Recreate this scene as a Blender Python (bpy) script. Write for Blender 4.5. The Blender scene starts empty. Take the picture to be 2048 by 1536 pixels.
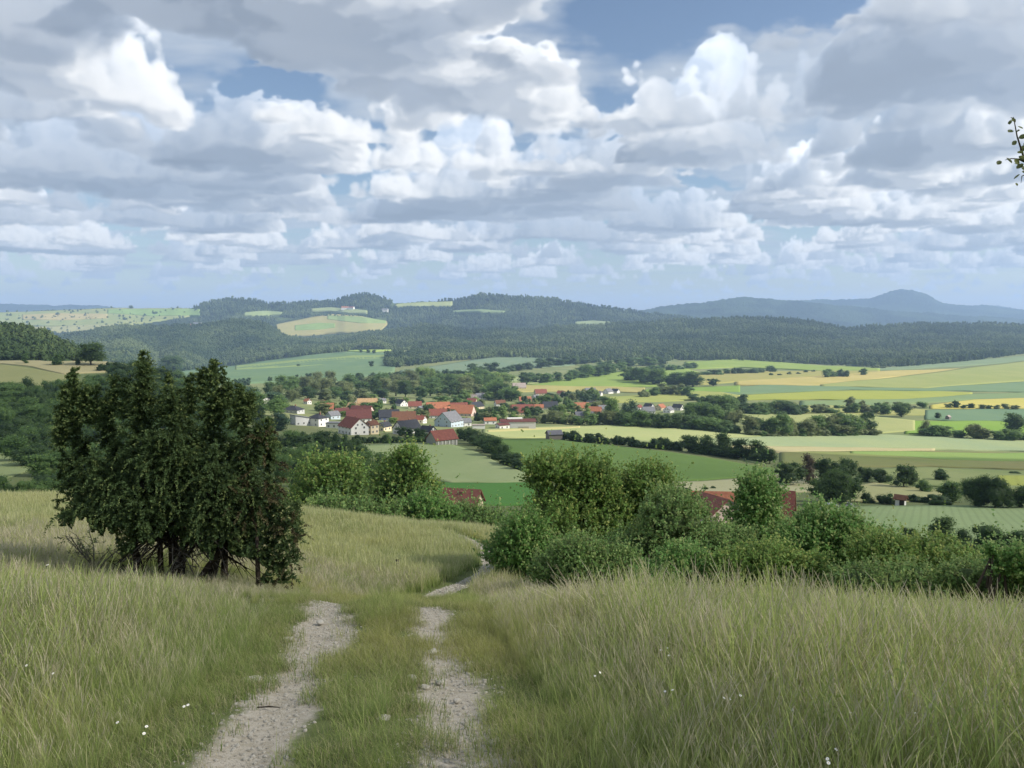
"""Valley landscape: hill meadow with a stony track, a juniper, shrubs, a village, fields and forested hills."""
import bpy, math, random
import numpy as np
from mathutils import Vector, Matrix

f32 = np.float32
rnd = random.Random(4)
S = bpy.context.scene
COL = S.collection

# ------------------------------------------------------------------ camera
CAM_Z = 1.5
PITCH = math.atan(128 / 1538.0)
cam_d = bpy.data.cameras.new('camera')
cam = bpy.data.objects.new('camera', cam_d)
COL.objects.link(cam)
cam_d.sensor_fit = 'HORIZONTAL'
cam_d.sensor_width = 36.0
cam_d.lens = 36.0 * 1538 / 2048
cam_d.clip_start = 0.1
cam_d.clip_end = 60000
cam.location = (0, 0, CAM_Z)
cam.rotation_euler = (math.pi / 2 - PITCH, 0, 0)
S.camera = cam

# ------------------------------------------------------------------ sun
SUN_AZ, SUN_EL = math.radians(100), math.radians(38)
sun_d = bpy.data.lights.new('sun', 'SUN')
sun_d.energy = 3.6
sun_d.angle = math.radians(0.53)
sun_d.color = (1.0, 0.93, 0.82)
sun = bpy.data.objects.new('sun', sun_d)
COL.objects.link(sun)
SUN_DIR = Vector((math.sin(SUN_AZ) * math.cos(SUN_EL), math.cos(SUN_AZ) * math.cos(SUN_EL), math.sin(SUN_EL)))
sun.rotation_euler = (-SUN_DIR).to_track_quat('-Z', 'Y').to_euler()

S.view_settings.view_transform = 'Standard'
S.view_settings.look = 'None'
S.view_settings.gamma = 1.0
S.view_settings.use_curve_mapping = False
S.view_settings.exposure = 1.0
S.render.engine = 'CYCLES'
S.cycles.use_denoising = True
S.cycles.max_bounces = 8
S.cycles.diffuse_bounces = 5
S.cycles.glossy_bounces = 1
S.cycles.transmission_bounces = 5
S.cycles.transparent_max_bounces = 12
S.cycles.volume_bounces = 1
S.cycles.caustics_reflective = False
S.cycles.caustics_refractive = False

# ------------------------------------------------------------------ sky: Nishita plus ray-marched cumulus (computed here, no file)

def _worley_tile(n, cells, rng):
    pts=rng.random((cells,cells,cells,3)).astype(f32)
    t=(np.arange(n,dtype=f32)+.5)*cells/n; i=t.astype(int); fr=t-i
    best=np.full((n,n,n),9,f32)
    for dx in (-1,0,1):
        for dy in (-1,0,1):
            for dz in (-1,0,1):
                pp=pts[np.ix_((i+dx)%cells,(i+dy)%cells,(i+dz)%cells)]
                d=(pp[...,0]+dx-fr[:,None,None])**2+(pp[...,1]+dy-fr[None,:,None])**2+(pp[...,2]+dz-fr[None,None,:])**2
                np.minimum(best,d,out=best)
    return 1-np.sqrt(best)
def _fbm2_tile(n, cells, octs, rng, gain=.5):
    out=np.zeros((n,n),f32); a=1.
    for o in range(octs):
        c=cells*2**o
        ang=rng.random((c,c))*2*np.pi; gx=np.cos(ang).astype(f32); gy=np.sin(ang).astype(f32)
        t=np.arange(n,dtype=f32)*c/n; i=t.astype(int); fr=t-i; w=fr*fr*fr*(fr*(fr*6-15)+10)
        for dx in (0,1):
            for dy in (0,1):
                ix=(i+dx)%c; iy=(i+dy)%c
                d=gx[np.ix_(ix,iy)]*(fr-dx)[:,None]+gy[np.ix_(ix,iy)]*(fr-dy)[None,:]
                out+=a*d*(w if dx else 1-w)[:,None]*(w if dy else 1-w)[None,:]
        a*=gain
    return out
def tri(vol,x,y,z):
    n=vol.shape[0]; v=vol.ravel()
    xf=np.floor(x); yf=np.floor(y); zf=np.floor(z)
    fx=(x-xf).astype(f32); fy=(y-yf).astype(f32); fz=(z-zf).astype(f32)
    x0=xf.astype(np.int64)%n; y0=yf.astype(np.int64)%n; z0=zf.astype(np.int64)%n
    x1=(x0+1)%n; y1=(y0+1)%n; z1=(z0+1)%n
    a=(x0*n+y0)*n; b=(x0*n+y1)*n; c=(x1*n+y0)*n; d=(x1*n+y1)*n
    def ln(r): return v[r+z0]*(1-fz)+v[r+z1]*fz
    return (ln(a)*(1-fy)+ln(b)*fy)*(1-fx)+(ln(c)*(1-fy)+ln(d)*fy)*fx
def bi(img,x,y):
    n=img.shape[0]; v=img.ravel()
    xf=np.floor(x); yf=np.floor(y); fx=(x-xf).astype(f32); fy=(y-yf).astype(f32)
    x0=xf.astype(np.int64)%n; y0=yf.astype(np.int64)%n; x1=(x0+1)%n; y1=(y0+1)%n
    return (v[x0*n+y0]*(1-fy)+v[x0*n+y1]*fy)*(1-fx)+(v[x1*n+y0]*(1-fy)+v[x1*n+y1]*fy)*fx
def smooth(e0,e1,x):
    t=np.clip((x-e0)/(e1-e0),0,1); return t*t*(3-2*t)

def q_of_v(v): return math.tan(math.atan((768-v)/1538.)-math.atan(128/1538.))
class Clouds:
    ZB,ZT=1.25,2.35            # km
    def __init__(s, seed=7):
        rng=np.random.default_rng(seed)
        w=_worley_tile(96,4,rng)*.55+_worley_tile(96,9,rng)*.3+_worley_tile(96,19,rng)*.15
        s.det=((w-w.mean())/w.std()).astype(f32)
        s.cov=_fbm2_tile(512,8,5,rng,.52); s.cov/=s.cov.std()
        s.sheet=_fbm2_tile(512,6,7,rng,.58); s.sheet/=s.sheet.std()
        s.sun=np.array([math.sin(math.radians(100))*math.cos(math.radians(38)),math.cos(math.radians(100))*math.cos(math.radians(38)),math.sin(math.radians(38))])
    def place(s):
        s.wb=[]
        for (u,v,r,a) in HEAPS:
            q=q_of_v(v); d=s.ZB/q; s.wb.append(((u-1024)/1538*d,d,r,a))
    def bias(s,p,q):
        """coverage wish list in the view directions p=x/y, q=z/y"""
        b=np.zeros_like(p); s.place()
        wx=bi(s.sheet,p*300,q*500)*.022; wy=bi(s.sheet,p*300+99,q*500+55)*.016
        q0=q; p=p+wx; q=q+wy
        for (u,v,su,sv,a) in BIAS:
            b+=a*np.exp(-((p-(u-1024)/1538)/(su/1538))**2-((q-q_of_v(v))/(sv/1538))**2)
        b-=1.7*np.exp(-(np.maximum(q0,0)/.066)**2)+.25
        return b
    def dens(s,x,y,z,b,detail=True):
        h=(z-s.ZB)/(s.ZT-s.ZB)
        c=bi(s.cov,x*512/10.5,y*512/10.5)*.66+b
        for (cx,cy,r,a) in s.wb:
            c=c+a*np.exp(-((x-cx)**2+(y-cy)**2)/(r*r))
        top=c*.38+.12                                     # local height of the cloud (0..1)
        d=top-h
        d=np.minimum(d, h*3.-.10*bi(s.cov,x*512/9.+77,y*512/9.))   # nearly flat base
        if detail:
            k=96/1.6
            e=tri(s.det,x*k,y*k,z*k)*.12+tri(s.det,x*k*3.1,y*k*3.1,z*k*3.1)*.035*np.exp(-y*y/60.)
            e=e/(1+(y/17.)**2)
            d=d+e*np.clip(.35+h*2.2,0,1)-.02
        return np.clip(d*11.,0,1)
    def march(s,dx,dy,dz,b,steps=150,seed=3):
        n=dx.size; rng=np.random.default_rng(seed)
        T=np.ones(n,f32); L=np.zeros(n,f32); A=np.zeros(n,f32); D=np.zeros(n,f32)
        jit=rng.random(n).astype(f32)
        inv=1/np.maximum(dz,1e-3)
        for k in range(steps):
            act=np.nonzero((T>.02)&(dz>.018))[0]
            if act.size==0: break
            h=(k+jit[act])/steps
            z=s.ZB+(s.ZT-s.ZB)*h; t=z*inv[act]
            x=dx[act]*t; y=dy[act]*t
            ba=b[act]
            d=s.dens(x,y,z,ba)
            m=d>0.003
            if not m.any(): continue
            i=act[m]; x=x[m];y=y[m];z=z[m];d=d[m];ba=ba[m];h=h[m]
            ds=np.minimum((s.ZT-s.ZB)/steps*inv[i],.35)
            a=1-np.exp(-d*ds*22.)
            tau=np.zeros_like(x)
            for (l,wt) in ((.07,.09),(.2,.17),(.45,.32),(.95,.5)):
                tau+=s.dens(x+s.sun[0]*l,y+s.sun[1]*l,z+s.sun[2]*l,ba,l<.5)*wt
            lit=.62*np.exp(-tau*8.)+.38*np.exp(-tau*2.)
            amb=np.clip(.62+.7*h-.16*np.minimum(ba*0+tau,1.),0,1.1)
            shade=smooth(-.9,.9,bi(s.sheet,x*512/26.+200,y*512/26.+40))   # the high sheet shades part of the cumulus
            lit*=.30+.85*shade
            w=T[i]*a
            L[i]+=w*lit; A[i]+=w*amb; D[i]+=w*t[m]
            T[i]*=1-a
        return T,L,A,D
    def colour(s,dx,dy,dz,b,steps=150):
        T,L,A,D=s.march(dx,dy,dz,b,steps)
        al=1-T
        t=D/np.maximum(al,1e-3)
        sunc=np.array([.44,.395,.32]); ambc=np.array([.335,.41,.525])
        C=L[:,None]*sunc+A[:,None]*ambc                   # premultiplied
        # thin high sheet behind, seen through the gaps
        tt=3.6/np.maximum(dz,.02)
        sh=bi(s.sheet,dx*tt*512/60,dy*tt*512/38)
        sh=sh*smooth(.0,.06,dz)
        sa=smooth(-1.1,1.2,sh+np.where(b<0,2.4*b,1.1*b)+SHEET)*.9
        sh2=bi(s.sheet,(dx*tt+.9)*512/60,(dy*tt-.1)*512/38)
        br=np.clip(.5+.28*(sh-sh2)-.10*sh,0.,1.)
        lowf=np.exp(-(np.maximum(dz,0)/.13)**2)[:,None]
        sc=(np.array([.24,.30,.385])[None]*(1-br[:,None])+np.array([.43,.46,.50])[None]*br[:,None])
        sc=sc*(1-lowf)+lowf*(np.array([.30,.355,.425])+.08*(br[:,None]-.5))
        C=C+(T*sa)[:,None]*sc
        al=1-T*(1-sa)
        # aerial fade of the clouds with distance
        fade=np.exp(-(t/26.)**1.6)
        hz=np.array([.30,.36,.43])
        C=C*fade[:,None]+(al*(1-fade))[:,None]*hz
        return C.astype(f32),al.astype(f32)

SEED=23
SHEET=.7
BIAS=[(1370,30,210,50,-4.2),(530,180,100,22,-1.8),(930,95,180,20,-.5),(1385,345,80,10,-1.6),(1170,335,40,16,-.8),(1225,230,40,60,-.8),(200,90,280,110,.5),(1800,110,260,80,.6),(560,26,560,45,1.2),(900,165,240,36,.8),(700,300,800,90,.2)]
HEAPS=[(1385,325,.36,2.6),(1440,325,.22,1.2),(300,385,.45,1.7),(280,225,.4,1.2),(60,500,.7,2.2),(930,425,.5,2.0),(1640,440,.55,1.7),(1800,450,.55,1.7),(1080,430,.5,1.3),(1960,315,.4,2.0),(580,400,.45,1.5),(1180,420,.45,1.2)]

PM, Q0, QM = 0.95, -0.04, 0.62
def make_cloud_images():
    c = Clouds(SEED)
    W, H = 1480, 520
    p = (np.arange(W, dtype=f32) + .5) / W * 2 * PM - PM
    q = (np.arange(H, dtype=f32) + .5) / H * (QM - Q0) + Q0
    P, Q = np.meshgrid(p, q); P = P.ravel(); Q = Q.ravel()
    n = np.sqrt(1 + P * P + Q * Q)
    C, a = c.colour((P / n).astype(f32), (1 / n).astype(f32), (Q / n).astype(f32), c.bias(P, Q).astype(f32))
    def img(name, C, a, W, H):
        im = bpy.data.images.new(name, W, H, alpha=True, float_buffer=True)
        im.alpha_mode = 'CHANNEL_PACKED'
        im.colorspace_settings.name = 'Non-Color'
        px = np.empty((W * H, 4), f32); px[:, :3] = C; px[:, 3] = a
        im.pixels.foreach_set(px.ravel()); im.update(); im.pack()
        return im
    front = img('cloud_field_front', C, a, W, H)
    W, H = 512, 256
    lon = ((np.arange(W) + .5) / W - .5) * 2 * np.pi          # equirect: u = atan2(y, -x)
    lat = ((np.arange(H) + .5) / H - .5) * np.pi
    LO, LA = np.meshgrid(lon, lat); LO = LO.ravel(); LA = np.abs(LA.ravel())
    dx = -np.cos(LO) * np.cos(LA); dy = np.sin(LO) * np.cos(LA); dz = np.sin(LA)
    b = np.full(dx.size, .12, f32)
    C, a = c.colour(dx.astype(f32), dy.astype(f32), dz.astype(f32), b, 60)
    return front, img('cloud_field_around', C, a, W, H)

def make_world():
    front, around = make_cloud_images()
    w = bpy.data.worlds.new('World'); S.world = w; w.use_nodes = True
    nt = w.node_tree; nt.nodes.clear()
    N = nt.nodes.new; L = nt.links.new
    sky = N('ShaderNodeTexSky'); sky.sky_type = 'NISHITA'; sky.sun_disc = False
    sky.sun_elevation = SUN_EL; sky.sun_rotation = SUN_AZ; sky.altitude = 400
    sky.air_density = 1.0; sky.dust_density = 1.2; sky.ozone_density = 1.2
    tc = N('ShaderNodeTexCoord')
    sep = N('ShaderNodeSeparateXYZ'); L(tc.outputs['Generated'], sep.inputs[0])
    def m(op, a, b=None):
        n = N('ShaderNodeMath'); n.operation = op
        for k, x in enumerate((a, b)):
            if x is None: continue
            if isinstance(x, (int, float)): n.inputs[k].default_value = x
            else: L(x, n.inputs[k])
        return n.outputs[0]
    X, Y, Z = sep.outputs
    ys = m('MAXIMUM', Y, 0.02)
    p = m('DIVIDE', X, ys); q = m('DIVIDE', Z, ys)
    uu = m('DIVIDE', m('ADD', p, PM), 2 * PM); vv = m('DIVIDE', m('SUBTRACT', q, Q0), QM - Q0)
    cv = N('ShaderNodeCombineXYZ'); L(uu, cv.inputs[0]); L(vv, cv.inputs[1])
    i1 = N('ShaderNodeTexImage'); i1.image = front; i1.extension = 'EXTEND'; i1.interpolation = 'Cubic'; L(cv.outputs[0], i1.inputs[0])
    lon = m('ADD', m('DIVIDE', m('ARCTAN2', Y, m('MULTIPLY', X, -1.0)), 2 * math.pi), .5)
    lat = m('ADD', m('DIVIDE', m('ARCSINE', Z), math.pi), .5)
    cv2 = N('ShaderNodeCombineXYZ'); L(lon, cv2.inputs[0]); L(lat, cv2.inputs[1])
    i2 = N('ShaderNodeTexImage'); i2.image = around; i2.extension = 'EXTEND'; i2.interpolation = 'Linear'; L(cv2.outputs[0], i2.inputs[0])
    def ramp(x, lo, hi):
        n = N('ShaderNodeMapRange'); n.clamp = True; n.interpolation_type = 'SMOOTHSTEP'
        L(x, n.inputs[0]); n.inputs[1].default_value = lo; n.inputs[2].default_value = hi
        return n.outputs[0]
    inside = m('MULTIPLY', m('MULTIPLY', ramp(m('ABSOLUTE', p), .94, .84), ramp(q, .61, .5)), ramp(Y, .05, .15))
    def mix(fac, a, b, typ='MIX'):
        n = N('ShaderNodeMix'); n.data_type = 'RGBA'; n.blend_type = typ
        if isinstance(fac, (int, float)): n.inputs[0].default_value = fac
        else: L(fac, n.inputs[0])
        for k, x in ((6, a), (7, b)):
            if isinstance(x, tuple): n.inputs[k].default_value = x
            else: L(x, n.inputs[k])
        return n.outputs[2]
    C = mix(inside, i2.outputs[0], i1.outputs[0])
    am = N('ShaderNodeMix'); am.data_type = 'FLOAT'; L(inside, am.inputs[0])
    L(i1.outputs[1], am.inputs[3])
    L(i2.outputs[1], am.inputs[2])
    inv = m('SUBTRACT', 1.0, am.outputs[0])
    skyc = N('ShaderNodeVectorMath'); skyc.operation = 'SCALE'; L(sky.outputs[0], skyc.inputs[0]); L(inv, skyc.inputs[3])
    cl = N('ShaderNodeVectorMath'); cl.operation = 'SCALE'; L(C, cl.inputs[0]); cl.inputs[3].default_value = CLOUD_GAIN / SKY_STRENGTH
    ad = N('ShaderNodeVectorMath'); ad.operation = 'ADD'; L(skyc.outputs[0], ad.inputs[0]); L(cl.outputs[0], ad.inputs[1])
    bg = N('ShaderNodeBackground'); bg.inputs[1].default_value = SKY_STRENGTH
    L(ad.outputs[0], bg.inputs[0])
    out = N('ShaderNodeOutputWorld'); L(bg.outputs[0], out.inputs[0])
SKY_STRENGTH, CLOUD_GAIN = 0.062, 0.80
make_world()

# ------------------------------------------------------------------ helpers
def px_dir(u, v):
    """direction (x, y, z) through the picture point u, v (2048 wide), used to read real places off the photograph"""
    u = np.asarray(u, float); v = np.asarray(v, float)
    xx = (u - 1024) / 1538; yy = (768 - v) / 1538
    c, s = math.cos(PITCH), math.sin(PITCH)
    return xx, c + yy * s, -s + yy * c
def tz_of_v(v):
    _, dy, dz = px_dir(0, v); return dz / dy

def pchip(x, y, xq):
    x = np.asarray(x, float); y = np.asarray(y, float)
    h = np.diff(x); d = np.diff(y) / h
    m = np.zeros_like(y)
    for i in range(1, len(x) - 1):
        if d[i - 1] * d[i] > 0:
            w1 = 2 * h[i] + h[i - 1]; w2 = h[i] + 2 * h[i - 1]
            m[i] = (w1 + w2) / (w1 / d[i - 1] + w2 / d[i])
    m[0] = d[0]; m[-1] = d[-1]
    k = np.clip(np.searchsorted(x, xq) - 1, 0, len(x) - 2)
    t = np.clip((xq - x[k]) / h[k], 0, 1)
    return (y[k] * (1 + 2 * t) * (1 - t) ** 2 + h[k] * m[k] * t * (1 - t) ** 2 + y[k + 1] * t * t * (3 - 2 * t) + h[k] * m[k + 1] * t * t * (t - 1))

# ------------------------------------------------------------------ terrain: heights over (x / y, y)
TY = [4, 6, 8, 11, 14, 18, 22, 28, 35, 42, 50, 60, 80, 110, 150, 200, 270, 360, 450, 550, 700, 900, 1200, 1600, 2100, 2700, 3600, 5000]
TV = {
    0: [1545, 1372, 1277, 1195, 1150, 1105, 1075, 1045, 1018, 1003, 1003, 1015, 1040, 1030, 990, 940, 880, 810, 755, 722, 735, 745, 752, 752, 750, 748, 748, 748],
    230: [1548, 1376, 1282, 1198, 1156, 1112, 1080, 1048, 1022, 1007, 1008, 1020, 1042, 1032, 1000, 952, 897, 832, 772, 724, 738, 750, 760, 757, 752, 748, 748, 748],
    400: [1550, 1380, 1287, 1201, 1166, 1124, 1091, 1056, 1031, 1015, 1016, 1030, 1042, 1036, 1010, 970, 922, 870, 832, 808, 790, 778, 768, 755, 742, 738, 738, 738],
    750:  [1560, 1390, 1298, 1208, 1213, 1205, 1176, 1128, 1085, 1050, 1048, 1060, 1075, 1056, 1020, 985, 940, 888, 862, 845, 823, 802, 777, 751, 727, 700, 700, 700],
    1000: [1560, 1394, 1302, 1222, 1220, 1206, 1180, 1135, 1095, 1075, 1072, 1075, 1088, 1066, 1022, 986, 940, 893, 868, 854, 834, 808, 780, 752, 729, 704, 700, 700],
    1300: [1560, 1398, 1318, 1264, 1266, 1272, 1252, 1230, 1200, 1175, 1160, 1150, 1115, 1072, 1032, 996, 950, 906, 880, 862, 840, 811, 782, 753, 731, 707, 702, 702],
    1700: [1560, 1402, 1332, 1278, 1286, 1298, 1287, 1270, 1240, 1218, 1200, 1182, 1140, 1090, 1042, 1005, 965, 925, 900, 875, 840, 808, 778, 751, 732, 712, 704, 704],
    2048: [1560, 1405, 1340, 1295, 1310, 1330, 1330, 1310, 1280, 1255, 1235, 1205, 1155, 1100, 1050, 1010, 972, 935, 908, 880, 845, 812, 780, 748, 722, 705, 700, 700],
}
_us = sorted(TV)
_ua = np.array([-900] + _us + [3000], float); _aa = (_ua - 1024) / 1538
_tab = np.array([tz_of_v(np.array(TV[k])) for k in [_us[0]] + _us + [_us[-1]]])        # columns x rows
_LY = np.linspace(math.log(4), math.log(5000), 420)
_t1 = np.array([pchip(np.log(TY), row, _LY) for row in _tab])
_AQ = np.linspace(_aa[0], _aa[-1], 420)
_t2 = np.array([pchip(_aa, _t1[:, j], _AQ) for j in range(len(_LY))]).T               # a x logY
def _lookup(a, y):
    fa = np.clip((a - _AQ[0]) / (_AQ[-1] - _AQ[0]) * 419, 0, 418.999); fy = np.clip((np.log(y) - _LY[0]) / (_LY[-1] - _LY[0]) * 419, 0, 418.999)
    i = fa.astype(int); j = fy.astype(int); fa = fa - i; fy = fy - j
    return (_t2[i, j] * (1 - fy) + _t2[i, j + 1] * fy) * (1 - fa) + (_t2[i + 1, j] * (1 - fy) + _t2[i + 1, j + 1] * fy) * fa
_PY = np.array([-200, 0, 4, 6, 8]); _PZ = np.array([50., 0., tz_of_v(1560) * 4 + CAM_Z, tz_of_v(1391) * 6 + CAM_Z, tz_of_v(1300) * 8 + CAM_Z])
def H(x, y):
    x = np.asarray(x, float); y = np.asarray(y, float)
    yy = np.maximum(y, 4.0)
    zt = _lookup(x / yy, yy) * yy + CAM_Z
    zp = np.interp(y, _PY, _PZ)
    w = np.clip((y - 4) / 4.5, 0, 1); w = w * w * (3 - 2 * w)
    und = .035 * np.sin(x * 1.7 + y * .9) * np.sin(y * 1.3 - x * .6) * np.exp(-np.maximum(y, 0) / 40)
    return zp * (1 - w) + zt * w + und
_YS = np.exp(np.linspace(math.log(2.2), math.log(4900), 900))
def ground_at(u, v):
    """where the sight line through u, v meets the terrain"""
    dx, dy, dz = px_dir(u, v)
    dx, dy, dz = np.broadcast_arrays(dx, dy, dz); shp = dx.shape; dx, dy, dz = dx.ravel(), dy.ravel(), dz.ravel()
    out = np.zeros((dx.size, 3))
    for s in range(0, dx.size, 4000):
        a = (dx / dy)[s:s + 4000, None]; t = (dz / dy)[s:s + 4000, None]
        hh = H(a * _YS, np.broadcast_to(_YS, (a.shape[0], _YS.size)))
        g = CAM_Z + t * _YS - hh
        neg = g < 0
        k = np.where(neg.any(1), neg.argmax(1), _YS.size - 1); k = np.maximum(k, 1)
        r = np.arange(a.shape[0]); g0 = g[r, k - 1]; g1 = g[r, k]
        f = np.clip(g0 / np.where(np.abs(g0 - g1) < 1e-9, 1, g0 - g1), 0, 1)
        Y = _YS[k - 1] + (_YS[k] - _YS[k - 1]) * f
        out[s:s + 4000, 0] = a[:, 0] * Y; out[s:s + 4000, 1] = Y
        out[s:s + 4000, 2] = H(a[:, 0] * Y, Y)
    return out.reshape(shp + (3,)) if shp else out[0]
def spot(u, y):
    x = (u - 1024) / 1538 * y * (math.cos(PITCH) + (768 - 1000) / 1538 * math.sin(PITCH))
    return Vector((x, y, float(H(x, y))))

# ------------------------------------------------------------------ mesh and material helpers
def mesh_data(name, verts, faces, mat=None, attrs=None, smooth=False):
    me = bpy.data.meshes.new(name)
    verts = np.asarray(verts, f32).reshape(-1, 3)
    if isinstance(faces, np.ndarray):
        n, k = faces.shape
        me.vertices.add(len(verts)); me.vertices.foreach_set('co', verts.ravel())
        me.loops.add(n * k); me.loops.foreach_set('vertex_index', faces.astype(np.int32).ravel())
        me.polygons.add(n); me.polygons.foreach_set('loop_start', np.arange(0, n * k, k, dtype=np.int32))
        me.update(calc_edges=True)
    else:
        me.from_pydata(verts.tolist(), [], faces); me.update()
    if attrs:
        for k, val in attrs.items():
            at = me.attributes.new(k, 'FLOAT', 'POINT'); at.data.foreach_set('value', np.asarray(val, f32))
    if smooth: me.polygons.foreach_set('use_smooth', np.ones(len(me.polygons), bool))
    if mat:
        for mm in (mat if isinstance(mat, (list, tuple)) else [mat]): me.materials.append(mm)
    return me
def link(name, me, parent=None, loc=None, rz=0, scale=None):
    o = bpy.data.objects.new(name, me); COL.objects.link(o)
    if parent: o.parent = parent
    if loc is not None: o.location = loc
    if rz: o.rotation_euler = (0, 0, rz)
    if scale is not None: o.scale = scale if isinstance(scale, (tuple, list)) else (scale,) * 3
    return o
def tag(o, label=None, cat=None, group=None, kind=None):
    if label: o['label'] = label
    if cat: o['category'] = cat
    if group: o['group'] = group
    if kind: o['kind'] = kind
    return o
def empty(name, loc, label, cat, group=None, rz=0, scale=None):
    o = link(name, None, None, loc, rz, scale); o.empty_display_size = .3
    return tag(o, label, cat, group)

class MB:
    """collects boxes, tubes and polygons into one mesh"""
    def __init__(s): s.v = []; s.f = []
    def box(s, x0, x1, y0, y1, z0, z1):
        b = len(s.v); s.v += [(x0, y0, z0), (x1, y0, z0), (x1, y1, z0), (x0, y1, z0), (x0, y0, z1), (x1, y0, z1), (x1, y1, z1), (x0, y1, z1)]
        s.f += [(b, b + 3, b + 2, b + 1), (b + 4, b + 5, b + 6, b + 7), (b, b + 1, b + 5, b + 4), (b + 1, b + 2, b + 6, b + 5), (b + 2, b + 3, b + 7, b + 6), (b + 3, b, b + 4, b + 7)]
        return s
    def poly(s, pts):
        b = len(s.v); s.v += [tuple(p) for p in pts]; s.f.append(tuple(range(b, b + len(pts)))); return s
    def slab(s, pts, n, th):
        """a polygon given thickness th along -n"""
        b = len(s.v); k = len(pts); n = Vector(n)
        s.v += [tuple(p) for p in pts] + [tuple(Vector(p) - n * th) for p in pts]
        s.f.append(tuple(range(b, b + k))); s.f.append(tuple(range(b + 2 * k - 1, b + k - 1, -1)))
        for i in range(k):
            j = (i + 1) % k; s.f.append((b + i, b + k + i, b + k + j, b + j))
        return s
    def tube(s, pts, radii, seg=6):
        pts = [Vector(p) for p in pts]; b = len(s.v)
        ref = Vector((0.31, 0.2, .93))
        for i, p in enumerate(pts):
            d = (pts[min(i + 1, len(pts) - 1)] - pts[max(i - 1, 0)]).normalized()
            a = d.cross(ref)
            if a.length < .05: a = d.cross(Vector((1, 0, 0)))
            a.normalize(); c = d.cross(a)
            for k in range(seg):
                t = 2 * math.pi * k / seg
                s.v.append(tuple(p + (a * math.cos(t) + c * math.sin(t)) * radii[i]))
        for i in range(len(pts) - 1):
            for k in range(seg):
                k2 = (k + 1) % seg
                s.f.append((b + i * seg + k, b + i * seg + k2, b + (i + 1) * seg + k2, b + (i + 1) * seg + k))
        s.f.append(tuple(b + k for k in range(seg))[::-1]); s.f.append(tuple(b + (len(pts) - 1) * seg + k for k in range(seg)))
        return s
    def data(s, name, mat, smooth=False): return mesh_data(name, s.v, s.f, mat, None, smooth)

def lin(c): c /= 255.; return c / 12.92 if c <= .04045 else ((c + .055) / 1.055) ** 2.4
def alb(r, g, b, k=1.45):
    return tuple(min(max(lin(x) / k, .012), .62) for x in (r, g, b))
LIT, SHADE = 1.5, .62          # how bright a white surface stands in sun / under the cloud, to read base colours off the photograph

class Nodes:
    def __init__(s, name):
        s.m = bpy.data.materials.new(name); s.m.use_nodes = True; s.t = s.m.node_tree; s.t.nodes.clear()
        s.out = s.n('ShaderNodeOutputMaterial')
    def n(s, typ, **kw):
        x = s.t.nodes.new(typ)
        for k, v in kw.items(): setattr(x, k, v)
        return x
    def l(s, a, b): s.t.links.new(a, b)
    def set(s, sock, v):
        if hasattr(v, 'is_linked') or isinstance(v, bpy.types.NodeSocket): s.l(v, sock)
        elif isinstance(v, (tuple, list)) and len(v) == 3 and sock.type == 'RGBA': sock.default_value = (*v, 1)
        else: sock.default_value = v
    def math(s, op, a, b=0., c=None):
        x = s.n('ShaderNodeMath', operation=op); s.set(x.inputs[0], a); s.set(x.inputs[1], b)
        if c is not None: s.set(x.inputs[2], c)
        return x.outputs[0]
    def mix(s, f, a, b, typ='MIX'):
        x = s.n('ShaderNodeMix', data_type='RGBA', blend_type=typ); s.set(x.inputs[0], f); s.set(x.inputs[6], a); s.set(x.inputs[7], b)
        return x.outputs[2]
    def ramp(s, x, lo, hi):
        r = s.n('ShaderNodeMapRange', interpolation_type='SMOOTHSTEP'); s.set(r.inputs[0], x); r.inputs[1].default_value = lo; r.inputs[2].default_value = hi
        return r.outputs[0]
    def noise(s, scale, detail=4, vec=None, rough=.55, stretch=None):
        x = s.n('ShaderNodeTexNoise'); x.inputs['Scale'].default_value = scale; x.inputs['Detail'].default_value = detail; x.inputs['Roughness'].default_value = rough
        v = vec if vec is not None else s.n('ShaderNodeNewGeometry').outputs['Position']
        if stretch:
            mp = s.n('ShaderNodeMapping'); mp.inputs['Scale'].default_value = stretch[:3]
            if len(stretch) > 3: mp.inputs['Rotation'].default_value = (0, 0, stretch[3])
            s.l(v, mp.inputs[0]); v = mp.outputs[0]
        s.l(v, x.inputs['Vector']); return x.outputs[0]
    def attr(s, name, typ='GEOMETRY'):
        x = s.n('ShaderNodeAttribute', attribute_name=name, attribute_type=typ); return x.outputs['Fac']
    def finish(s, col, rough=.8, spec=.2, bump=None, bstr=.3, bdist=.1, transl=0., tcol=None):
        p = s.n('ShaderNodeBsdfPrincipled'); s.set(p.inputs['Base Color'], col); s.set(p.inputs['Roughness'], rough); p.inputs['Specular IOR Level'].default_value = spec
        if bump is not None:
            b = s.n('ShaderNodeBump'); b.inputs['Strength'].default_value = bstr; b.inputs['Distance'].default_value = bdist
            s.l(bump, b.inputs['Height']); s.l(b.outputs[0], p.inputs['Normal'])
        sh = p.outputs[0]
        if transl:
            t = s.n('ShaderNodeBsdfTranslucent'); s.set(t.inputs[0], tcol if tcol is not None else col)
            mx = s.n('ShaderNodeMixShader'); mx.inputs[0].default_value = transl; s.l(sh, mx.inputs[1]); s.l(t.outputs[0], mx.inputs[2]); sh = mx.outputs[0]
        s.l(sh, s.out.inputs[0]); return s.m

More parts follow.
